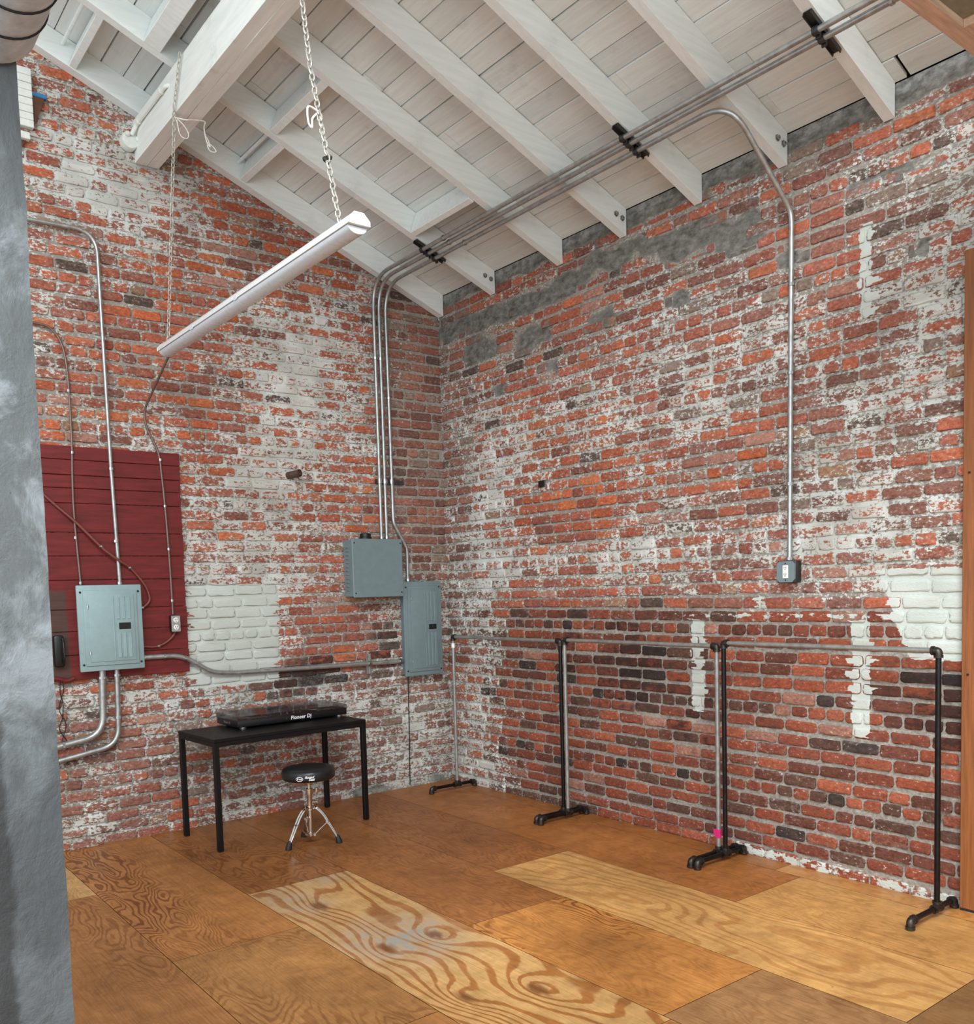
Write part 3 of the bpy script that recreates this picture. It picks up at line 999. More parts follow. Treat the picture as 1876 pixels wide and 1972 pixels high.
# brackets under rafters
def bracket(label, y, x0, x1, xs_, nm='conduit_bracket'):
    xm = (x0 + x1) / 2
    zz = zraf(xm) - 0.004
    t = thing(nm, label, 'bracket', (xm, y, zz), 0, 'strut brackets under the rafters')
    R = Matrix.Rotation(math.atan(SL), 4, 'Y')
    h = (x1 - x0) / 2
    ch = MB()
    ch.box(-h, h, -0.021, 0.021, -0.006, -0.001, R)
    ch.box(-h, h, -0.021, -0.017, -0.022, -0.006, R)
    ch.box(-h, h, 0.017, 0.021, -0.022, -0.006, R)
    part('channel', ch, MAT['strut'], t)
    for x in xs_:
        p = Vector((x - xm, 0, ceil_z(x) - zz))
        c = MB()
        c.tube([p + Vector((0, -0.014, 0)), p + Vector((0, 0.014, 0))], 0.021, 12)
        c.box(p.x + 0.012, p.x + 0.022, -0.012, 0.012, p.z - 0.03, p.z + 0.02)
        part('clamp', c, MAT['strut'], t)
bracket('dark strut bracket clamping three conduits near the corner', -0.737, -0.72, -0.45, (-0.652, -0.604, -0.545))
bracket('dark strut bracket clamping three conduits on the middle rafters', -2.701, -0.72, -0.45, (-0.652, -0.604, -0.545))
bracket('dark strut bracket clamping two conduits at the upper right', -3.876, -0.73, -0.47, (-0.652, -0.604))
wb = thing('conduit_bracket', 'steel strut bracket holding the three conduits on the gable wall', 'bracket', (-0.56, -0.01, 2.495))
part('channel', MB().box(-0.12, 0.14, -0.012, 0.006, -0.018, 0.018), MAT['strut'], wb)
for xx in (-0.652, -0.604, -0.5405):
    part('clamp', MB().tube([(xx + 0.56, -0.03, -0.016), (xx + 0.56, -0.03, 0.016)], 0.0195, 10), MAT['clip'], wb)

# left wall runs
run('conduit', 'bent steel conduit rising to the top left above the red planks', 'conduit',
    fillet([(-3.6, -0.04, 3.955), (-2.71, -0.04, 3.975), (-2.70, -0.045, 2.48), (-2.685, -0.05, 1.712)], [0.14, 0.1], 10), 0.0125, MAT['conduit'],
    [(-2.79, -0.04, 3.973, 'x'), (-2.699, -0.046, 2.47), (-2.695, -0.05, 2.0), (-2.686, -0.05, 1.725)])
run('cable', 'armoured cable curving down the bricks left of the long conduit', 'cable',
    spline([(-3.5, -0.03, 3.40), (-3.25, -0.03, 3.36), (-3.108, -0.03, 3.346), (-3.019, -0.03, 3.328), (-2.955, -0.03, 3.24), (-2.93, -0.03, 3.06), (-2.928, -0.035, 2.66), (-2.94, -0.045, 2.40), (-2.942, -0.045, 2.13), (-2.928, -0.05, 1.715)]), 0.0075, MAT['cable'],
    [(-2.929, -0.03, 2.95), (-2.931, -0.042, 2.56), (-2.942, -0.045, 2.02), (-2.929, -0.05, 1.73)])
run('cable', 'armoured cable dropping from the hanging lamp to the outlet box on red planks', 'cable',
    spline([(-2.405, -0.40, 3.165), (-2.42, -0.33, 3.10), (-2.44, -0.16, 2.98), (-2.462, -0.06, 2.88), (-2.455, -0.035, 2.77), (-2.386, -0.035, 2.605), (-2.372, -0.042, 2.45), (-2.361, -0.045, 2.236), (-2.35, -0.045, 1.9), (-2.346, -0.05, 1.505)]), 0.0075, MAT['cable'],
    [(-2.374, -0.04, 2.55), (-2.361, -0.045, 2.24), (-2.351, -0.045, 1.95), (-2.347, -0.05, 1.60)])
run('cable', 'brownish painted cable looping diagonally over the red planks into the breaker panel', 'cable',
    spline([(-3.42, -0.045, 2.62), (-3.25, -0.045, 2.44), (-3.096, -0.045, 2.268), (-2.937, -0.06, 2.115), (-2.792, -0.075, 1.956), (-2.70, -0.075, 1.88), (-2.612, -0.055, 1.821), (-2.528, -0.05, 1.713), (-2.497, -0.05, 1.62), (-2.525, -0.05, 1.572), (-2.575, -0.05, 1.548)]), 0.0085, MAT['redcable'],
    [(-2.80, -0.073, 1.963, 'x'), (-2.62, -0.055, 1.825, 'x'), (-2.55, -0.05, 1.558, 'x')])
run('cable', 'short brownish cable from the outlet box to the breaker panel', 'cable',
    spline([(-2.335, -0.05, 1.386), (-2.36, -0.05, 1.35), (-2.41, -0.05, 1.312), (-2.47, -0.05, 1.292), (-2.53, -0.05, 1.294), (-2.58, -0.05, 1.303)]), 0.0075, MAT['redcable'], [(-2.455, -0.05, 1.295, 'x')])
run('conduit', 'large grey conduit running along the gable wall between the two breaker panels', 'conduit',
    fillet([(-2.575, -0.05, 1.223), (-2.30, -0.05, 1.222), (-2.09, -0.045, 1.085), (-1.9, -0.035, 1.068), (-0.495, -0.035, 1.050)], [0.3, 0.25, 0.6], 8), 0.017, MAT['conduit'],
    [(-2.56, -0.05, 1.223, 'x'), (-2.42, -0.05, 1.222, 'x'), (-2.28, -0.05, 1.20, 'x'), (-0.515, -0.035, 1.0505, 'x')])
sb = thing('conduit_bracket', 'steel strut bracket holding the large conduit below the grey box', 'bracket', (-0.80, -0.008, 1.05))
part('channel', MB().box(-0.022, -0.009, -0.012, 0.004, -0.08, 0.08).box(0.009, 0.022, -0.012, 0.004, -0.08, 0.08).box(-0.022, 0.022, -0.004, 0.004, -0.08, 0.08), MAT['conduit'], sb)
part('clamp', MB().tube([(-0.013, -0.027, 0.004), (0.013, -0.027, 0.004)], 0.0225, 10), MAT['clip'], sb)
run('conduit', 'thick steel conduit bending left below the breaker panel, upper of the pair', 'conduit',
    fillet([(-2.826, -0.05, 1.165), (-2.842, -0.05, 0.735), (-3.45, -0.05, 0.635)], 0.15, 10), 0.0225, MAT['conduit'], [(-2.828, -0.05, 1.11), (-3.09, -0.05, 0.694, 'x')])
run('conduit', 'steel conduit bending left below the breaker panel, lower of the pair', 'conduit',
    fillet([(-2.735, -0.05, 1.165), (-2.747, -0.05, 0.66), (-3.45, -0.05, 0.545)], 0.14, 10), 0.0175, MAT['conduit'], [(-2.736, -0.05, 1.12), (-2.742, -0.05, 0.84)])
run('pipe', 'short red painted pipe at the lower left edge of the red planks', 'pipe',
    spline([(-3.35, -0.045, 1.16), (-3.2, -0.045, 1.135), (-3.099, -0.045, 1.123), (-3.045, -0.045, 1.108), (-3.0, -0.045, 1.118)]), 0.014, MAT['red'])
run('wire', 'thin dark wire dangling beside the cement column', 'wire',
    spline([(-3.068, -0.02, 1.18), (-3.083, -0.02, 1.048), (-3.070, -0.02, 0.957), (-3.079, -0.02, 0.868), (-3.101, -0.02, 0.796), (-3.06, -0.02, 0.717), (-3.083, -0.02, 0.675)]), 0.003, MAT['black'])
run('wire', 'second thin dark wire hanging crookedly beside the cement column', 'wire',
    spline([(-3.09, -0.02, 1.16), (-3.06, -0.02, 1.06), (-3.095, -0.02, 0.93), (-3.06, -0.02, 0.83), (-3.09, -0.02, 0.72)]), 0.0025, MAT['black'])
run('wire', 'thin dark wire running down the bricks below the corner breaker panel', 'wire',
    spline([(-0.428, -0.016, 0.927), (-0.434, -0.016, 0.7), (-0.437, -0.016, 0.45), (-0.444, -0.016, 0.2), (-0.447, -0.016, 0.02)]), 0.004, MAT['black'])
stb = thing('pipe_stub', 'short dark pipe stub sticking out of the gable bricks', 'pipe', (-1.425, -0.005, 2.50))
part('tube', MB().tube([(0.0, 0.0, 0.0), (0.05, -0.10, 0.012)], [0.027, 0.027], 16, False).tube([(0.05, -0.10, 0.012), (0.0, 0.0, 0.0)], [0.02, 0.02], 16), MAT['rust'], stb)

# --------------------------------------------------------------------------
# red plank backboard
# --------------------------------------------------------------------------
zs = [2.602, 2.515, 2.418, 2.335, 2.24, 2.053, 1.903, 1.749, 1.56, 1.419, 1.266, 1.105]
mb = MB()
for a, b in zip(zs[:-1], zs[1:]):
    rx = -2.232 + random.uniform(-0.004, 0.004) - 0.001
    mb.rbox(-3.36, rx - 0.012, -0.036 + random.uniform(-0.002, 0.002), -0.0145, b + 0.0015, a - 0.0015, 0.003, 1)
solo('plank_backboard', mb, MAT['red'], 'dark red painted plank board mounted on the gable bricks', 'board', loc=(-2.8, -0.0145, 1.105))
bbx = thing('cable_box', 'small black box beside the breaker panel, half behind the column', 'box', (-3.085, -0.033, 1.30))
part('body', MB().rbox(-0.03, 0.03, -0.05, 0, -0.10, 0.10, 0.012), MAT['black'], bbx)
part('handle', MB().tube(spline([(0.02, -0.055, 0.08), (0.02, -0.075, 0.04), (0.02, -0.075, -0.04), (0.02, -0.055, -0.08)]), 0.006, 8), MAT['black'], bbx)

# --------------------------------------------------------------------------
# breaker panels
# --------------------------------------------------------------------------
def breaker(name_label, loc, w, h, d, mat, base_y, shift=0.0):
    t = thing('breaker_panel', name_label, 'breaker panel', loc)
    part('case', MB().rbox(0.02, w - 0.02, -d + 0.012, 0, 0.015, h - 0.015, 0.004), mat, t)
    part('cover', MB().rbox(0, w, -d - 0.008, -d + 0.014, 0, h, 0.007, 2), mat, t)
    y = -d - 0.008
    raised = MB().rbox(0.035, w - 0.035, y - 0.009, y + 0.002, 0.035, h - 0.035, 0.005, 2)
    part('door_frame', raised, mat, t)
    dx0, dx1, dz0, dz1 = 0.062, w - 0.055, 0.06, h - 0.06
    dr = part('door', MB().rbox(dx0, dx1, y - 0.014, y - 0.004, dz0, dz1, 0.004, 2), mat, t)
    yy = y - 0.014
    # pressed ribs on the right of the door, breaker window between them
    wz = dz0 + (dz1 - dz0) * 0.52
    rb_ = MB()
    wx = w * 0.0
    bx0 = dx1 - 0.115 if w > 0.38 else dx1 - 0.10
    for k in range(3):
        xx = bx0 + k * 0.034
        rb_.rbox(xx, xx + 0.022, yy - 0.0035, yy + 0.001, wz + 0.045, dz1 - 0.02, 0.0025, 1)
        rb_.rbox(xx, xx + 0.022, yy - 0.0035, yy + 0.001, dz0 + 0.02, wz - 0.045, 0.0025, 1)
    rb_.rbox(bx0 - 0.022, bx0 - 0.014, yy - 0.003, yy + 0.001, dz0 + 0.01, dz1 - 0.01, 0.002, 1)
    part('rib', rb_, mat, dr)
    wn = part('breaker_window', MB().rbox(bx0 + 0.012, bx0 + 0.088, yy - 0.003, yy + 0.001, wz - 0.021, wz + 0.021, 0.002, 1), MAT['black'], dr, 'black opening showing a breaker switch')
    part('switch', MB().rbox(bx0 + 0.042, bx0 + 0.058, yy - 0.008, yy - 0.002, wz - 0.008, wz + 0.008, 0.002, 1), MAT['slot'], dr)
    for z in (dz0 + 0.06, dz1 - 0.08):
        part('hinge', MB().tube([(dx0, yy + 0.001, z - 0.012), (dx0, yy + 0.001, z + 0.012)], 0.005, 8), MAT['clip'], dr)
    for sx in (0.022, w - 0.022):
        for sz in (0.045, h - 0.045):
            part('screw', MB().lathe([(0.007, 0.0), (0.007, -0.003), (0.004, -0.005)], (sx, y, sz), 'y', 10), MAT['slot'], t)
    return t
breaker('pale blue-green breaker panel mounted on the red planks', (-2.972, -0.034, 1.158), 0.405, 0.556, 0.062, MAT['panel'], 0)
breaker('tall grey breaker panel beside the room corner', (-0.499, -0.012, 0.925), 0.372, 0.77, 0.072, MAT['panel2'], 0)

# large grey trough box
bx = thing('junction_cabinet', 'large square grey metal box under the trio of conduits', 'electrical box', (-0.987, -0.012, 1.583))
W_, H_, D_ = 0.446, 0.447, 0.14
part('case', MB().rbox(0, W_, -D_ + 0.004, 0, 0.004, H_ - 0.004, 0.004, 1), MAT['panel2'], bx)
part('front_cover', MB().rbox(-0.003, W_ + 0.003, -D_ - 0.006, -D_ + 0.004, -0.004, H_ + 0.002, 0.004, 1), MAT['panel2'], bx)
lv = MB()
for k in range(12):
    z = 0.05 + k * 0.03
    lv.add([(-0.001, -0.095, z), (-0.009, -0.06, z + 0.004), (-0.001, -0.028, z), (-0.001, -0.06, z + 0.016)], [(0, 1, 3), (1, 2, 3), (0, 2, 1), (0, 3, 2)])
part('louvre', lv, MAT['panel2'], bx)
part('conduit_hub', MB().lathe([(0.05, 0), (0.05, 0.018), (0.044, 0.022), (0.044, 0.045), (0.036, 0.05)], (0.165, -0.065, H_ - 0.001), 'z', 20), MAT['black'], bx, 'black round hub on top')
for sx in (0.015, W_ - 0.015):
    for sz in (0.03, H_ - 0.03):
        part('screw', MB().lathe([(0.006, 0), (0.006, -0.003), (0.003, -0.005)], (sx, -D_ - 0.006, sz), 'y', 8), MAT['slot'], bx)

# --------------------------------------------------------------------------
# outlets
# --------------------------------------------------------------------------
ob = thing('outlet_box', 'small grey metal outlet box on the red planks', 'electrical outlet', (-2.34, -0.034, 1.442))
part('box', MB().rbox(-0.031, 0.031, -0.045, 0, -0.057, 0.057, 0.005), MAT['ironfit'], ob)
pl = part('face_plate', MB().rbox(-0.030, 0.030, -0.049, -0.043, -0.056, 0.056, 0.005, 1), MAT['conduit'], ob)
def round_socket(parent, z, y):
    p = part('socket', MB().lathe([(0.018, 0), (0.018, -0.004), (0.016, -0.006)], (0, y, z), 'y', 20), MAT['whiteplastic'], parent, 'white socket face')
    return p
for z in (0.024, -0.024):
    round_socket(ob, z, -0.048)
    part('slot', MB().box(-0.008, -0.005, -0.0555, -0.054, z - 0.001, z + 0.009).box(0.005, 0.008, -0.0555, -0.054, z - 0.001, z + 0.009).lathe([(0.003, -0.054), (0.003, -0.0556)], (0, 0, z - 0.008), 'y', 8), MAT['slot'], ob)

ro = thing('outlet_box', 'square grey outlet box at the end of the conduit on the eave wall', 'electrical outlet', (-0.012, -3.322, 1.668))
part('box', MB().rbox(-0.055, 0, -0.06, 0.06, -0.062, 0.062, 0.008), MAT['strut'], ro)
oct_ = []
for sx, sz in ((-1, -1), (1, -1), (1, 1), (-1, 1)):
    a, b = (sx * 0.056, sz * 0.040), (sx * 0.040, sz * 0.058)
    oct_ += ([b, a] if sx * sz < 0 else [a, b])
part('face_plate', MB().prism(oct_, 'x', -0.064, -0.054), MAT['panel2'], ro)
part('socket', MB().rbox(-0.068, -0.062, -0.017, 0.017, -0.036, 0.036, 0.002, 1), MAT['whiteplastic'], ro, 'white rectangular socket face')
sl = MB()
for z in (0.019, -0.017):
    for y in (-0.007, 0.005):
        sl.box(-0.0688, -0.067, y, y + 0.0025, z, z + 0.009)
    sl.lathe([(0.003, -0.067), (0.003, -0.0688)], (0, 0, z - 0.006), 'x', 8)
part('slot', sl, MAT['slot'], ro)
for sz in (0.046, -0.046):
    part('screw', MB().lathe([(0.004, -0.063), (0.004, -0.066)], (0, 0, sz), 'x', 8), MAT['slot'], ro)

solo('black_tape', MB().rbox(-0.0175, -0.0125, -1.285, -1.215, 2.352, 2.40, 0.002, 1), MAT['black'], 'small black rectangle of tape on the eave wall bricks', 'tape', loc=(-0.0125, -1.25, 2.376))

# --------------------------------------------------------------------------
# hanging strip light with chains
# --------------------------------------------------------------------------
lamp = thing('strip_light', 'long white fluorescent strip light hanging from two chains', 'lamp', (-2.42, -1.60, 3.19))
hl = 1.215
prof = [(-0.052, -0.008), (0.052, -0.008), (0.052, 0.012), (0.022, 0.042), (-0.022, 0.042), (-0.052, 0.012)]
part('housing', MB().prism(prof, 'y', -hl, hl), MAT['white'], lamp)
lens = []
for k in range(9):
    a = PI * k / 8
    lens.append((0.047 * math.cos(PI + a), -0.012 + 0.030 * math.sin(PI + a)))
part('lens', MB().prism(lens, 'y', -hl + 0.012, hl - 0.012), MAT['lens'], lamp)
for s in (-1, 1):
    pr = [(x * 1.04, z * 1.04) for x, z in prof]
    cap = part('end_cap', MB().prism(pr, 'y', s * hl, s * (hl + 0.006)), MAT['white'], lamp)
    part('knockout', MB().lathe([(0.014, 0), (0.014, s * 0.001), (0.011, s * 0.0016)], (0.0, s * (hl + 0.006), 0.014), 'y', 16), MAT['lens'], cap)
for yy in (-0.02, 0.62):
    part('latch', MB().box(-0.054, -0.0515, yy - 0.02, yy + 0.02, -0.016, 0.004), MAT['lens'], lamp)

def chain(name, label, pts, link=0.021, wire=0.0032):
    P = [Vector(p) for p in pts]
    L = P[0].copy()
    mb = MB()
    # walk the polyline
    dist = [0]
    for a, b in zip(P[:-1], P[1:]):
        dist.append(dist[-1] + (b - a).length)
    step = link * 1.32
    s, k = step / 2, 0
    while s < dist[-1]:
        i = max(j for j in range(len(dist)) if dist[j] <= s)
        i = min(i, len(P) - 2)
        d = (P[i + 1] - P[i]).normalized()
        p = P[i] + d * (s - dist[i])
        q = d.to_track_quat('Z', 'Y').to_matrix().to_4x4()
        M_ = Matrix.Translation(p - L) @ q @ Matrix.Rotation(PI / 2 * (k % 2) + 0.4, 4, 'Z')
        mb.torus(M_, link * 0.46, wire, 1.75, 10, 5)
        s += step; k += 1
    o = part(name, mb, MAT['chain'])
    o.location = L
    return tag(o, label, 'chain', 'chains of the strip light')
chain('lamp_chain', 'white chain holding the far end of the strip light, wrapped round the beam',
      [(-2.42, -0.435, 3.237), (-2.435, -0.775, 4.470), (-2.445, -0.80, 4.50), (-2.446, -0.95, 4.76)])
chain('lamp_chain', 'white chain holding the near end of the strip light',
      [(-2.42, -2.655, 3.237), (-2.42, -2.44, 4.0), (-2.40, -2.33, 4.472)], 0.026, 0.004)
bind = spline([(-2.436, -0.775, 4.46), (-2.38, -0.80, 4.452), (-2.33, -0.80, 4.465), (-2.26, -0.80, 4.475), (-2.262, -0.79, 4.44), (-2.245, -0.78, 4.37), (-2.225, -0.78, 4.345), (-2.235, -0.78, 4.38), (-2.25, -0.78, 4.40)])
t = thing('twine', 'loose white twine tied around the beam and far chain', 'twine', (-2.42, -0.79, 4.45))
L_ = Vector((-2.42, -0.79, 4.45))
part('strand', MB().tube([p - L_ for p in bind], 0.004, 6), MAT['twine'], t)
part('loop', MB().tube([p - L_ for p in spline([(-2.425, -0.79, 4.45), (-2.385, -0.79, 4.42), (-2.36, -0.79, 4.38), (-2.372, -0.79, 4.35), (-2.41, -0.79, 4.36), (-2.428, -0.79, 4.44)])], 0.003, 6), MAT['twine'], t)
part('tassel', MB().tube([p - L_ for p in spline([(-2.246, -0.78, 4.37), (-2.205, -0.78, 4.35), (-2.19, -0.78, 4.325), (-2.225, -0.78, 4.32), (-2.245, -0.78, 4.35)])], 0.003, 6), MAT['twine'], t)
t = thing('twine', 'short knot of white twine on the near chain', 'twine', (-2.42, -2.50, 3.75))
part('loop', MB().tube(spline([(0, 0, 0.03), (-0.05, 0, 0.035), (-0.052, 0, -0.03), (-0.035, 0, -0.05), (-0.03, 0, -0.01), (0.005, 0, 0.02), (0.01, -0.01, -0.05), (0.004, -0.03, -0.14)]), 0.005, 6), MAT['twine'], t)
part('knot', MB().tube(spline([(0.01, -0.055, -0.18), (0.02, -0.06, -0.19), (-0.01, -0.055, -0.20), (0.015, -0.06, -0.215)]), 0.009, 6), MAT['ironfit'], t)

# --------------------------------------------------------------------------
# desk, controller, stool
# --------------------------------------------------------------------------
ang = 0.045
desk = thing('desk', 'narrow black metal desk standing against the gable wall', 'desk', (-1.822, -0.445, 0), ang)
W2, D2 = 0.565, 0.285
top = part('desk_top', MB().rbox(-W2, W2, -D2, D2, 0.700, 0.722, 0.003, 1), MAT['blackmetal'], desk)
part('apron', MB().box(-W2 + 0.004, W2 - 0.004, -D2 + 0.002, -D2 + 0.024, 0.672, 0.700).box(-W2 + 0.004, W2 - 0.004, D2 - 0.024, D2 - 0.002, 0.672, 0.700)
     .box(-W2 + 0.002, -W2 + 0.024, -D2, D2, 0.672, 0.700).box(W2 - 0.024, W2 - 0.002, -D2, D2, 0.672, 0.700), MAT['blackmetal'], desk)
for sx in (-1, 1):
    for sy in (-1, 1):
        x, y = sx * (W2 - 0.0175), sy * (D2 - 0.0175)
        lg = part('leg', MB().rbox(x - 0.0165, x + 0.0165, y - 0.0165, y + 0.0165, 0.006, 0.701, 0.002, 1), MAT['blackmetal'], desk)
        part('foot_pad', MB().box(x - 0.014, x + 0.014, y - 0.014, y + 0.014, 0.0, 0.007), MAT['rubber'], lg)

ctl = thing('dj_controller', 'black disc jockey controller under a clear cover on the desk', 'dj controller', (-1.683, -0.30, 0.722), ang)
w2, d2 = 0.425, 0.165
part('body', MB().rbox(-w2, w2, -d2, d2, 0.014, 0.062, 0.006), MAT['black'], ctl)
for sx in (-1, 1):
    for sy in (-1, 1):
        part('foot', MB().lathe([(0.024, 0), (0.025, 0.004), (0.025, 0.016)], (sx * (w2 - 0.05), sy * (d2 - 0.03), 0), 'z', 18), MAT['silver'], ctl, 'silver round foot')
for sx in (-1, 1):
    j = part('jog_wheel', MB().lathe([(0.098, 0), (0.098, 0.010), (0.088, 0.014), (0.085, 0.012), (0.03, 0.012)], (sx * 0.27, 0.02, 0.061), 'z', 36), MAT['black'], ctl)
    part('rim', MB().lathe([(0.104, 0), (0.104, 0.004), (0.099, 0.005)], (sx * 0.27, 0.02, 0.061), 'z', 36), MAT['silver'], j)
    for k in range(8):
        part('pad', MB().rbox(sx * 0.27 - 0.075 + (k % 4) * 0.04, sx * 0.27 - 0.045 + (k % 4) * 0.04, -0.145 + (k // 4) * 0.028, -0.124 + (k // 4) * 0.028, 0.061, 0.066, 0.002, 1), MAT['greyknob'], ctl)
    part('pitch_fader', MB().box(sx * 0.27 + 0.118, sx * 0.27 + 0.124, -0.10, 0.08, 0.061, 0.0635).rbox(sx * 0.27 + 0.110, sx * 0.27 + 0.132, -0.03, -0.012, 0.061, 0.072, 0.002, 1), MAT['greyknob'], ctl)
for a in range(4):
    for b in range(4):
        part('knob', MB().lathe([(0.009, 0), (0.008, 0.012), (0.006, 0.014)], (-0.075 + a * 0.05, 0.11 - b * 0.038, 0.061), 'z', 12), MAT['greyknob'], ctl)
    part('fader', MB().rbox(-0.080 + a * 0.05, -0.070 + a * 0.05, -0.115, -0.095, 0.061, 0.072, 0.002, 1), MAT['silver'], ctl)
part('screen', MB().rbox(-0.20, 0.10, 0.115, 0.160, 0.060, 0.088, 0.004, 1, Matrix.Identity(4)), MAT['black'], ctl)
cov = MB()
cov.box(-w2 - 0.001, w2 + 0.001, -d2 - 0.001, -d2 + 0.002, 0.055, 0.086)
cov.box(-w2 - 0.001, w2 + 0.001, d2 - 0.002, d2 + 0.001, 0.055, 0.092)
cov.box(-w2 - 0.001, -w2 + 0.002, -d2, d2, 0.055, 0.088)
cov.box(w2 - 0.002, w2 + 0.001, -d2, d2, 0.055, 0.088)
cov.add([(-w2, -d2, 0.086), (w2, -d2, 0.086), (w2, d2, 0.092), (-w2, d2, 0.092), (-w2, -d2, 0.088), (w2, -d2, 0.088), (w2, d2, 0.094), (-w2, d2, 0.094)],
        [(0, 3, 2, 1), (4, 5, 6, 7), (0, 1, 5, 4), (1, 2, 6, 5), (2, 3, 7, 6), (3, 0, 4, 7)])
part('dust_cover', cov, MAT['cover'], ctl, 'clear plastic dust cover')
tm = text_mesh('Pioneer Dj', 0.037, 0.0004, 0.12, 0.0006)
xform(tm, Matrix.Translation((0.05, -d2 - 0.0012, 0.038)) @ Matrix.Rotation(PI / 2, 4, 'X'))
part('lettering', tm, MAT['ink'], ctl, 'white lettering on the front edge', 0)
ic = text_mesh('\u266a' if False else 'c', 0.02, 0.0004, 0.0, 0.0)
xform(ic, Matrix.Translation((-0.062, -d2 - 0.0012, 0.038)) @ Matrix.Rotation(PI / 2, 4, 'X'))
part('emblem', ic, MAT['greyknob'], ctl, None, 0)
tm = text_mesh('Pioneer Dj', 0.022, 0.0004, 0.12, 0.0003)
xform(tm, Matrix.Translation((-w2 - 0.0012, 0.0, 0.038)) @ Matrix.Rotation(-PI / 2, 4, 'Z') @ Matrix.Rotation(PI / 2, 4, 'X'))
part('lettering', tm, MAT['silver'], ctl, 'small lettering on the left end', 0)

# stool
SX, SY = -1.838, -0.965
stool = thing('drum_stool', 'round black drum stool with chrome tripod legs before the desk', 'stool', (SX, SY, 0))
seat = part('seat', MB().lathe([(0.13, 0.430), (0.160, 0.431), (0.168, 0.438), (0.171, 0.455), (0.171, 0.478), (0.167, 0.492), (0.157, 0.500), (0.13, 0.506), (0.07, 0.509), (0.01, 0.510)], (0, 0, 0), 'z', 48), MAT['vinyl'], stool, smooth=60)
def on_seat(mb2, z, a0):
    out = []
    for (x, y, d) in mb2.v:
        a = a0 + x / 0.171
        rr = 0.1714 + d
        out.append((rr * math.cos(a), rr * math.sin(a), z + y))
    mb2.v = out
    return mb2
view = math.atan2(-6.239 - SY, -4.471 - SX)
elp = MB()
n = 40
for i in range(n):
    a = 2 * PI * i / n
    for (rx, ry) in ((0.0235, 0.0145), (0.0205, 0.0115)):
        elp.v.append((rx * math.cos(a), ry * math.sin(a), 0.0004))
elp.f = [(2 * i, 2 * ((i + 1) % n), 2 * ((i + 1) % n) + 1, 2 * i + 1) for i in range(n)]
part('emblem', on_seat(elp, 0.458, view - 0.34), MAT['ink'], seat, 'white oval emblem', 0)
part('lettering', on_seat(text_mesh('Pearl', 0.016, 0.0002, 0.2, 0.0005), 0.458, view - 0.34), MAT['ink'], seat, None, 0)
part('lettering', on_seat(text_mesh('Round', 0.021, 0.0002, 0.4, 0.0006), 0.467, view + 0.02), MAT['ink'], seat, None, 0)
part('lettering', on_seat(text_mesh('Seat', 0.021, 0.0002, 0.4, 0.0006), 0.452, view + 0.10), MAT['ink'], seat, None, 0)
part('bracket', MB().lathe([(0.03, 0.395), (0.032, 0.40), (0.04, 0.428), (0.06, 0.431)], (0, 0, 0), 'z', 20), MAT['chrome'], stool)
part('rod', MB().lathe([(0.0115, 0.20), (0.0115, 0.41)], (0, 0, 0), 'z', 16), MAT['chrome'], stool)
part('tube', MB().lathe([(0.0165, 0.235), (0.0165, 0.30), (0.0175, 0.305), (0.021, 0.33), (0.021, 0.362), (0.0165, 0.366)], (0, 0, 0), 'z', 20), MAT['chrome'], stool)
tube2 = part('lower_tube', MB().lathe([(0.0155, 0.065), (0.0155, 0.24)], (0, 0, 0), 'z', 20), MAT['chrome'], stool)
ws = part('wing_screw', MB().tube([(0.02, -0.008, 0.350), (0.04, -0.018, 0.350)], 0.005, 8).rbox(0.036, 0.050, -0.026, -0.014, 0.332, 0.368, 0.004, 1), MAT['chrome'], stool)
part('wing_screw', MB().tube([(-0.015, -0.01, 0.175), (-0.034, -0.02, 0.165)], 0.005, 8).rbox(-0.042, -0.03, -0.028, -0.016, 0.145, 0.175, 0.004, 1), MAT['chrome'], stool)
part('collar', MB().lathe([(0.022, 0.218), (0.030, 0.222), (0.030, 0.236), (0.022, 0.242)], (0, 0, 0), 'z', 20), MAT['chrome'], stool)
part('hub', MB().lathe([(0.018, 0.048), (0.024, 0.052), (0.024, 0.068), (0.019, 0.074)], (0, 0, 0), 'z', 20), MAT['chrome'], stool)
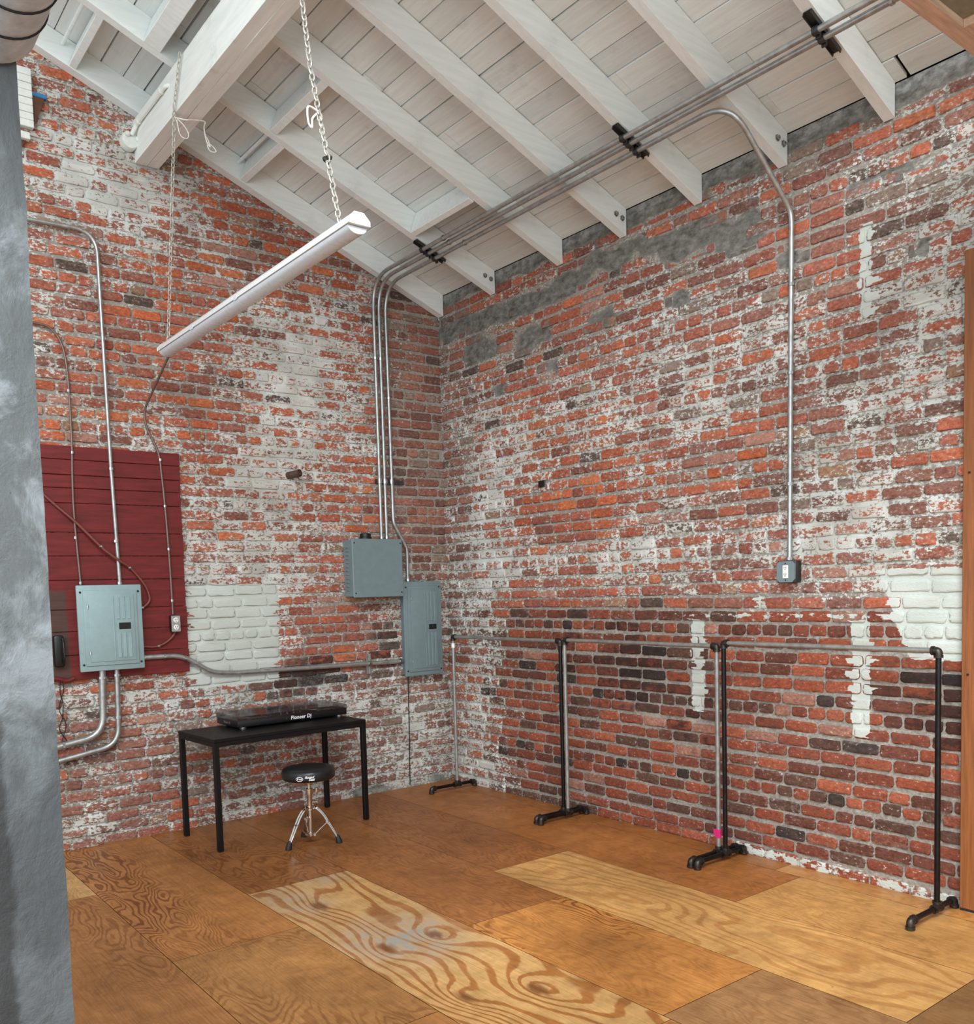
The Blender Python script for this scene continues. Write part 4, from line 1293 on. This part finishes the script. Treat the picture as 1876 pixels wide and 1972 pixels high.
for deg in (192, -40, 78):
    a = math.radians(deg)
    u = Vector((math.cos(a), math.sin(a), 0)); wv = Vector((-math.sin(a), math.cos(a), 0))
    R_ = 0.182
    lg = MB()
    for s in (-1, 1):
        o_ = wv * (0.0105 * s)
        lg.tube(spline([u * 0.024 + o_ + Vector((0, 0, 0.231)), u * 0.045 + o_ + Vector((0, 0, 0.232)), u * 0.085 + o_ + Vector((0, 0, 0.19)), u * 0.112 + o_ + Vector((0, 0, 0.145)), u * 0.14 + o_ * 0.9 + Vector((0, 0, 0.095)), u * (R_ - 0.008) + o_ * 0.5 + Vector((0, 0, 0.035))], 5), 0.0075, 10)
    leg = part('leg', lg, MAT['chrome'], stool)
    br = MB()
    for s in (-1, 1):
        o_ = wv * (0.008 * s)
        br.tube([u * 0.026 + o_ + Vector((0, 0, 0.06)), u * 0.113 + o_ + Vector((0, 0, 0.142))], 0.0045, 8)
    br.tube([u * 0.113 - wv * 0.016 + Vector((0, 0, 0.142)), u * 0.113 + wv * 0.016 + Vector((0, 0, 0.142))], 0.009, 10)
    br.tube([u * 0.028 - wv * 0.014 + Vector((0, 0, 0.06)), u * 0.028 + wv * 0.014 + Vector((0, 0, 0.06))], 0.009, 10)
    part('brace', br, MAT['chrome'], leg)
    foot = MB().tube([u * (R_ - 0.016) + Vector((0, 0, 0.052)), u * (R_ - 0.008) + Vector((0, 0, 0.04)), u * R_ + Vector((0, 0, 0.012)), u * (R_ + 0.002) + Vector((0, 0, 0.0))], [0.011, 0.015, 0.021, 0.02], 14)
    part('rubber_foot', foot, MAT['rubber'], leg, 'black rubber foot')

# --------------------------------------------------------------------------
# pipe clothes racks
# --------------------------------------------------------------------------
PR = 0.0135
def elbow(c, da, db, r=0.0185, arm=0.026):
    c, da, db = Vector(c), Vector(da), Vector(db)
    mb = MB()
    pts = fillet([c + da * arm, c, c + db * arm], 0.022, 8)
    mb.tube(pts, r, 14)
    for d in (da, db):
        mb.tube([c + d * (arm - 0.006), c + d * (arm + 0.006)], r * 1.18, 14)
    return mb
def tee(c, stem, run_, r=0.0185, arm=0.027):
    c, s, u = Vector(c), Vector(stem), Vector(run_)
    mb = MB().tube([c - u * arm, c + u * arm], r, 14).tube([c, c + s * arm], r, 14)
    for d in (u, -u, s):
        mb.tube([c + d * (arm - 0.006), c + d * (arm + 0.006)], r * 1.18, 14)
    return mb
def rack(label, x, ya, yb, ztop, mats, xa=-0.255, xb=0.175):
    t = thing('clothes_rack', label, 'clothes rack', (x, (ya + yb) / 2, 0), 0, 'pipe clothes racks along the eave wall')
    h = (ya - yb) / 2
    zf = 0.043
    part('top_rail', MB().tube([(0, h - 0.02, ztop), (0, -h + 0.02, ztop)], PR, 14), MAT['greypipe'], t, 'grey steel top rail')
    for s, m in ((1, mats[0]), (-1, mats[1])):
        part('post', MB().tube([(0, s * h, zf + 0.02), (0, s * h, ztop - 0.02)], PR, 14), MAT['greypipe'] if m == 'grey' else MAT['blackpipe'], t, 'grey steel post' if m == 'grey' else 'black iron post')
        part('elbow', elbow((0, s * h, ztop), (0, -s, 0), (0, 0, -1)), MAT['ironfit'], t)
        ft = part('foot', MB().tube([(xa + 0.01, s * h, zf), (xb - 0.01, s * h, zf)], PR, 14), MAT['blackpipe'], t)
        part('tee_fitting', tee((0, s * h, zf), (0, 0, 1), (1, 0, 0)), MAT['ironfit'], ft)
        part('end_elbow', elbow((xa, s * h, zf), (1, 0, 0), (0, 0, -1), 0.0185, 0.031), MAT['ironfit'], ft)
        part('end_elbow', elbow((xb, s * h, zf), (-1, 0, 0), (0, 0, -1), 0.0185, 0.031), MAT['ironfit'], ft)
    return t
r1 = rack('pipe clothes rack nearest the room corner, one grey and one black post', -0.215, -0.362, -1.628, 1.243, ('grey', 'black'))
part('sticker', MB().tube([(0, (1.266) / 2, 1.155), (0, (1.266) / 2, 1.19)], PR + 0.0008, 14), MAT['whiteplastic'], r1, 'small white sticker on the post')
rack('middle pipe clothes rack with two grey steel posts', -0.215, -1.672, -2.958, 1.252, ('grey', 'grey'))
rack('pipe clothes rack nearest the wooden panel with two black posts', -0.215, -3.006, -4.228, 1.272, ('black', 'black'))
pk = thing('tape_tag', 'crumpled bright pink tape around a grey post of the middle rack', 'tape', (-0.215, -2.958, 0.15))
part('wrap', MB().tube([(0, 0, -0.024), (0.001, 0, -0.01), (-0.001, 0, 0.008), (0, 0, 0.026)], [0.0160, 0.0175, 0.0165, 0.0185], 10), MAT['pink'], pk)
part('tail', MB().add([(-0.016, 0.004, 0.03), (-0.034, 0.012, 0.032), (-0.030, 0.012, 0.0), (-0.016, 0.006, -0.02), (-0.0155, 0.001, 0.03), (-0.033, 0.010, 0.032), (-0.029, 0.010, 0.0), (-0.0155, 0.003, -0.02)],
     [(0, 1, 2, 3), (4, 5, 6, 7), (0, 1, 5, 4), (1, 2, 6, 5), (2, 3, 7, 6), (3, 0, 4, 7)]), MAT['pink'], pk)

# --------------------------------------------------------------------------
# foreground column, duct, bits behind it, wooden panel, loft edge
# --------------------------------------------------------------------------
bm = bmesh.new()
bmesh.ops.create_grid(bm, x_segments=14, y_segments=90, size=0.5)
cv, cf = [], []
cx0, cx1, cy0, cy1, ch = -4.39, -3.9148, -3.691, -3.25, 5.32
nu, nz_ = 40, 100
per = []
for k in range(10): per.append((cx0 + (cx1 - cx0) * k / 10, cy0))
for k in range(10): per.append((cx1, cy0 + (cy1 - cy0) * k / 10))
for k in range(10): per.append((cx1 + (cx0 - cx1) * k / 10, cy1))
for k in range(10): per.append((cx0, cy1 + (cy0 - cy1) * k / 10))
bm.free()
for j in range(nz_ + 1):
    z = ch * j / nz_
    for (px, py) in per:
        n = fb(px * 1.3 + py, z, 3.5, 6.0, 4)
        n2 = fb(px + py * 1.1, z, 14, 2.0, 3)
        ccx, ccy = (cx0 + cx1) / 2, (cy0 + cy1) / 2
        d = Vector((px - ccx, py - ccy)).normalized()
        q = 0.004 * n + 0.0025 * n2
        cv.append((px + d.x * q, py + d.y * q, z))
m_ = len(per)
for j in range(nz_):
    for i in range(m_):
        cf.append((j * m_ + i, j * m_ + (i + 1) % m_, (j + 1) * m_ + (i + 1) % m_, (j + 1) * m_ + i))
cf.append(tuple(range(m_ - 1, -1, -1)))
cf.append(tuple(nz_ * m_ + i for i in range(m_)))
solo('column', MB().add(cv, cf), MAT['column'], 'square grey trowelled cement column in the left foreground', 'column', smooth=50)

duct = thing('air_duct', 'round spiral steel air duct above the cement column', 'duct', (-3.99, -3.70, 3.058))
DR = 0.125
part('tube', MB().lathe([(DR * 0.93, 0.0), (DR, -0.012)] + [(DR, -0.1 * k) for k in range(1, 26)], (0, 0, 0), 'y', 40), MAT['duct'], duct)
sm = MB()
for k in range(12):
    y = -0.085 - 0.115 * k
    # spiral lock seam: one full turn per ring, slightly slanted
    ring = []
    for i in range(41):
        a = 2 * PI * i / 40
        ring.append((DR * 1.004 * math.sin(a), y - 0.115 * i / 40, DR * 1.004 * math.cos(a)))
    sm.tube(ring, 0.0036, 6)
part('seam', sm, MAT['darkseam'], duct)
hz = zraf(-3.99) - 3.058
part('hanger', MB().box(-0.128, -0.125, -1.32, -1.29, 0, hz).box(0.125, 0.128, -1.32, -1.29, 0, hz).tube([(DR * 1.02 * math.cos(PI + PI * k / 16), -1.305, DR * 1.02 * math.sin(PI + PI * k / 16)) for k in range(17)], 0.004, 6), MAT['strut'], duct)

wp = thing('white_louvre', 'small white slatted panel high on the gable wall behind the column', 'louvre', (-3.09, -0.012, 4.49))
mb = MB()
for k in range(8):
    z = 0.025 + k * 0.044
    mb.rbox(-0.06, 0.045, -0.05 + 0.002 * (k % 2), -0.008, z, z + 0.042, 0.003, 1)
part('slat', mb, MAT['cream'], wp)
part('sill', MB().rbox(-0.06, 0.02, -0.05, -0.008, -0.05, -0.008, 0.004, 1), MAT['cream'], wp)
wd = thing('wood_gusset', 'dark brown wooden wedge with a blue painted top beside the white louvre', 'wood', (-3.045, -0.012, 4.51))
part('wedge', MB().prism([(0.0, 0.005), (0.072, 0.205), (0.0, 0.205)], 'y', -0.03, 0.0), MAT['rawbrown'], wd)
part('top_strip', MB().rbox(0.0, 0.085, -0.034, 0.0, 0.206, 0.232, 0.003, 1), MAT['blue'], wd, 'blue painted strip')
part('lower_wedge', MB().prism([(-0.075, -0.12), (-0.03, -0.045), (-0.075, -0.03)], 'y', -0.02, 0.0), MAT['rawbrown'], wd)

wpn = thing('wooden_panel', 'tall orange stained wooden panel against the eave wall at right', 'panel', (-0.02, -4.258, 0))
part('stile', MB().rbox(-0.03, 0.0, -0.14, 0, 0.012, 3.12, 0.003, 1), MAT['orangewood'], wpn)
part('board', MB().rbox(-0.024, 0.0, -1.3, -0.142, 0.012, 3.12, 0.003, 1), MAT['orangewood'], wpn)
part('base_strip', MB().box(-0.026, 0.0, -1.3, 0.0, 0.0, 0.012), MAT['slot'], wpn)
for zz in (1.15, 2.1):
    part('screw', MB().lathe([(0.006, -0.030), (0.006, -0.033)], (0, -0.03, zz), 'x', 8), MAT['slot'], wpn)

loft = thing('loft_edge', 'brown timber loft frame at the upper right, above the wooden panel', 'loft', (0, -4.55, 3.655))
part('front_joist', MB().box(-2.2, -0.02, -0.06, 0, 0, 0.185), MAT['brownwood'], loft)
part('wall_joist', MB().box(-0.86, -0.02, -1.0, -0.061, 0, 0.185), MAT['brownwood'], loft)
part('deck', MB().box(-2.2, -0.861, -1.0, -0.061, 0.03, 0.06), MAT['darkpanel'], loft)

# --------------------------------------------------------------------------
# light
# --------------------------------------------------------------------------
def area(name, loc, target, sx, sy, power, col):
    d = bpy.data.lights.new(name, 'AREA')
    d.shape = 'RECTANGLE'; d.size = sx; d.size_y = sy
    d.energy = power; d.color = col
    o = bpy.data.objects.new(name, d)
    COL.objects.link(o)
    o.location = loc
    o.rotation_euler = (Vector(target) - Vector(loc)).to_track_quat('-Z', 'Y').to_euler()
    return o
area('skylight', (-5.2, -7.2, 6.6), (-1.0, -1.4, 1.2), 4.0, 3.0, 920, (0.95, 0.985, 1.0))
area('window_light', (-9.0, -5.5, 3.2), (-0.5, -1.8, 2.2), 3.0, 3.5, 170, (0.92, 0.97, 1.0))
area('ceiling_fill_light', (-7.2, -10.5, 1.9), (-1.8, -2.0, 4.6), 3.5, 2.2, 260, (0.93, 0.98, 1.0))  # unseen fill lamp, added and aimed upward to brighten ceiling and rafter faces
w = bpy.data.worlds.new('world')
scene.world = w
w.use_nodes = True
bg = w.node_tree.nodes['Background']
bg.inputs[0].default_value = (0.88, 0.96, 1.0, 1)
bg.inputs[1].default_value = 0.85
scene.view_settings.view_transform = 'Standard'
scene.view_settings.look = 'None'
scene.view_settings.exposure = 0.0
scene.view_settings.gamma = 1.0

cy = scene.cycles
cy.max_bounces = 5
cy.diffuse_bounces = 3
cy.glossy_bounces = 3
cy.transmission_bounces = 3
cy.transparent_max_bounces = 8
cy.use_adaptive_sampling = True
cy.adaptive_threshold = 0.08
cy.use_light_tree = False
cy.use_denoising = True
cy.caustics_reflective = False
cy.caustics_refractive = False
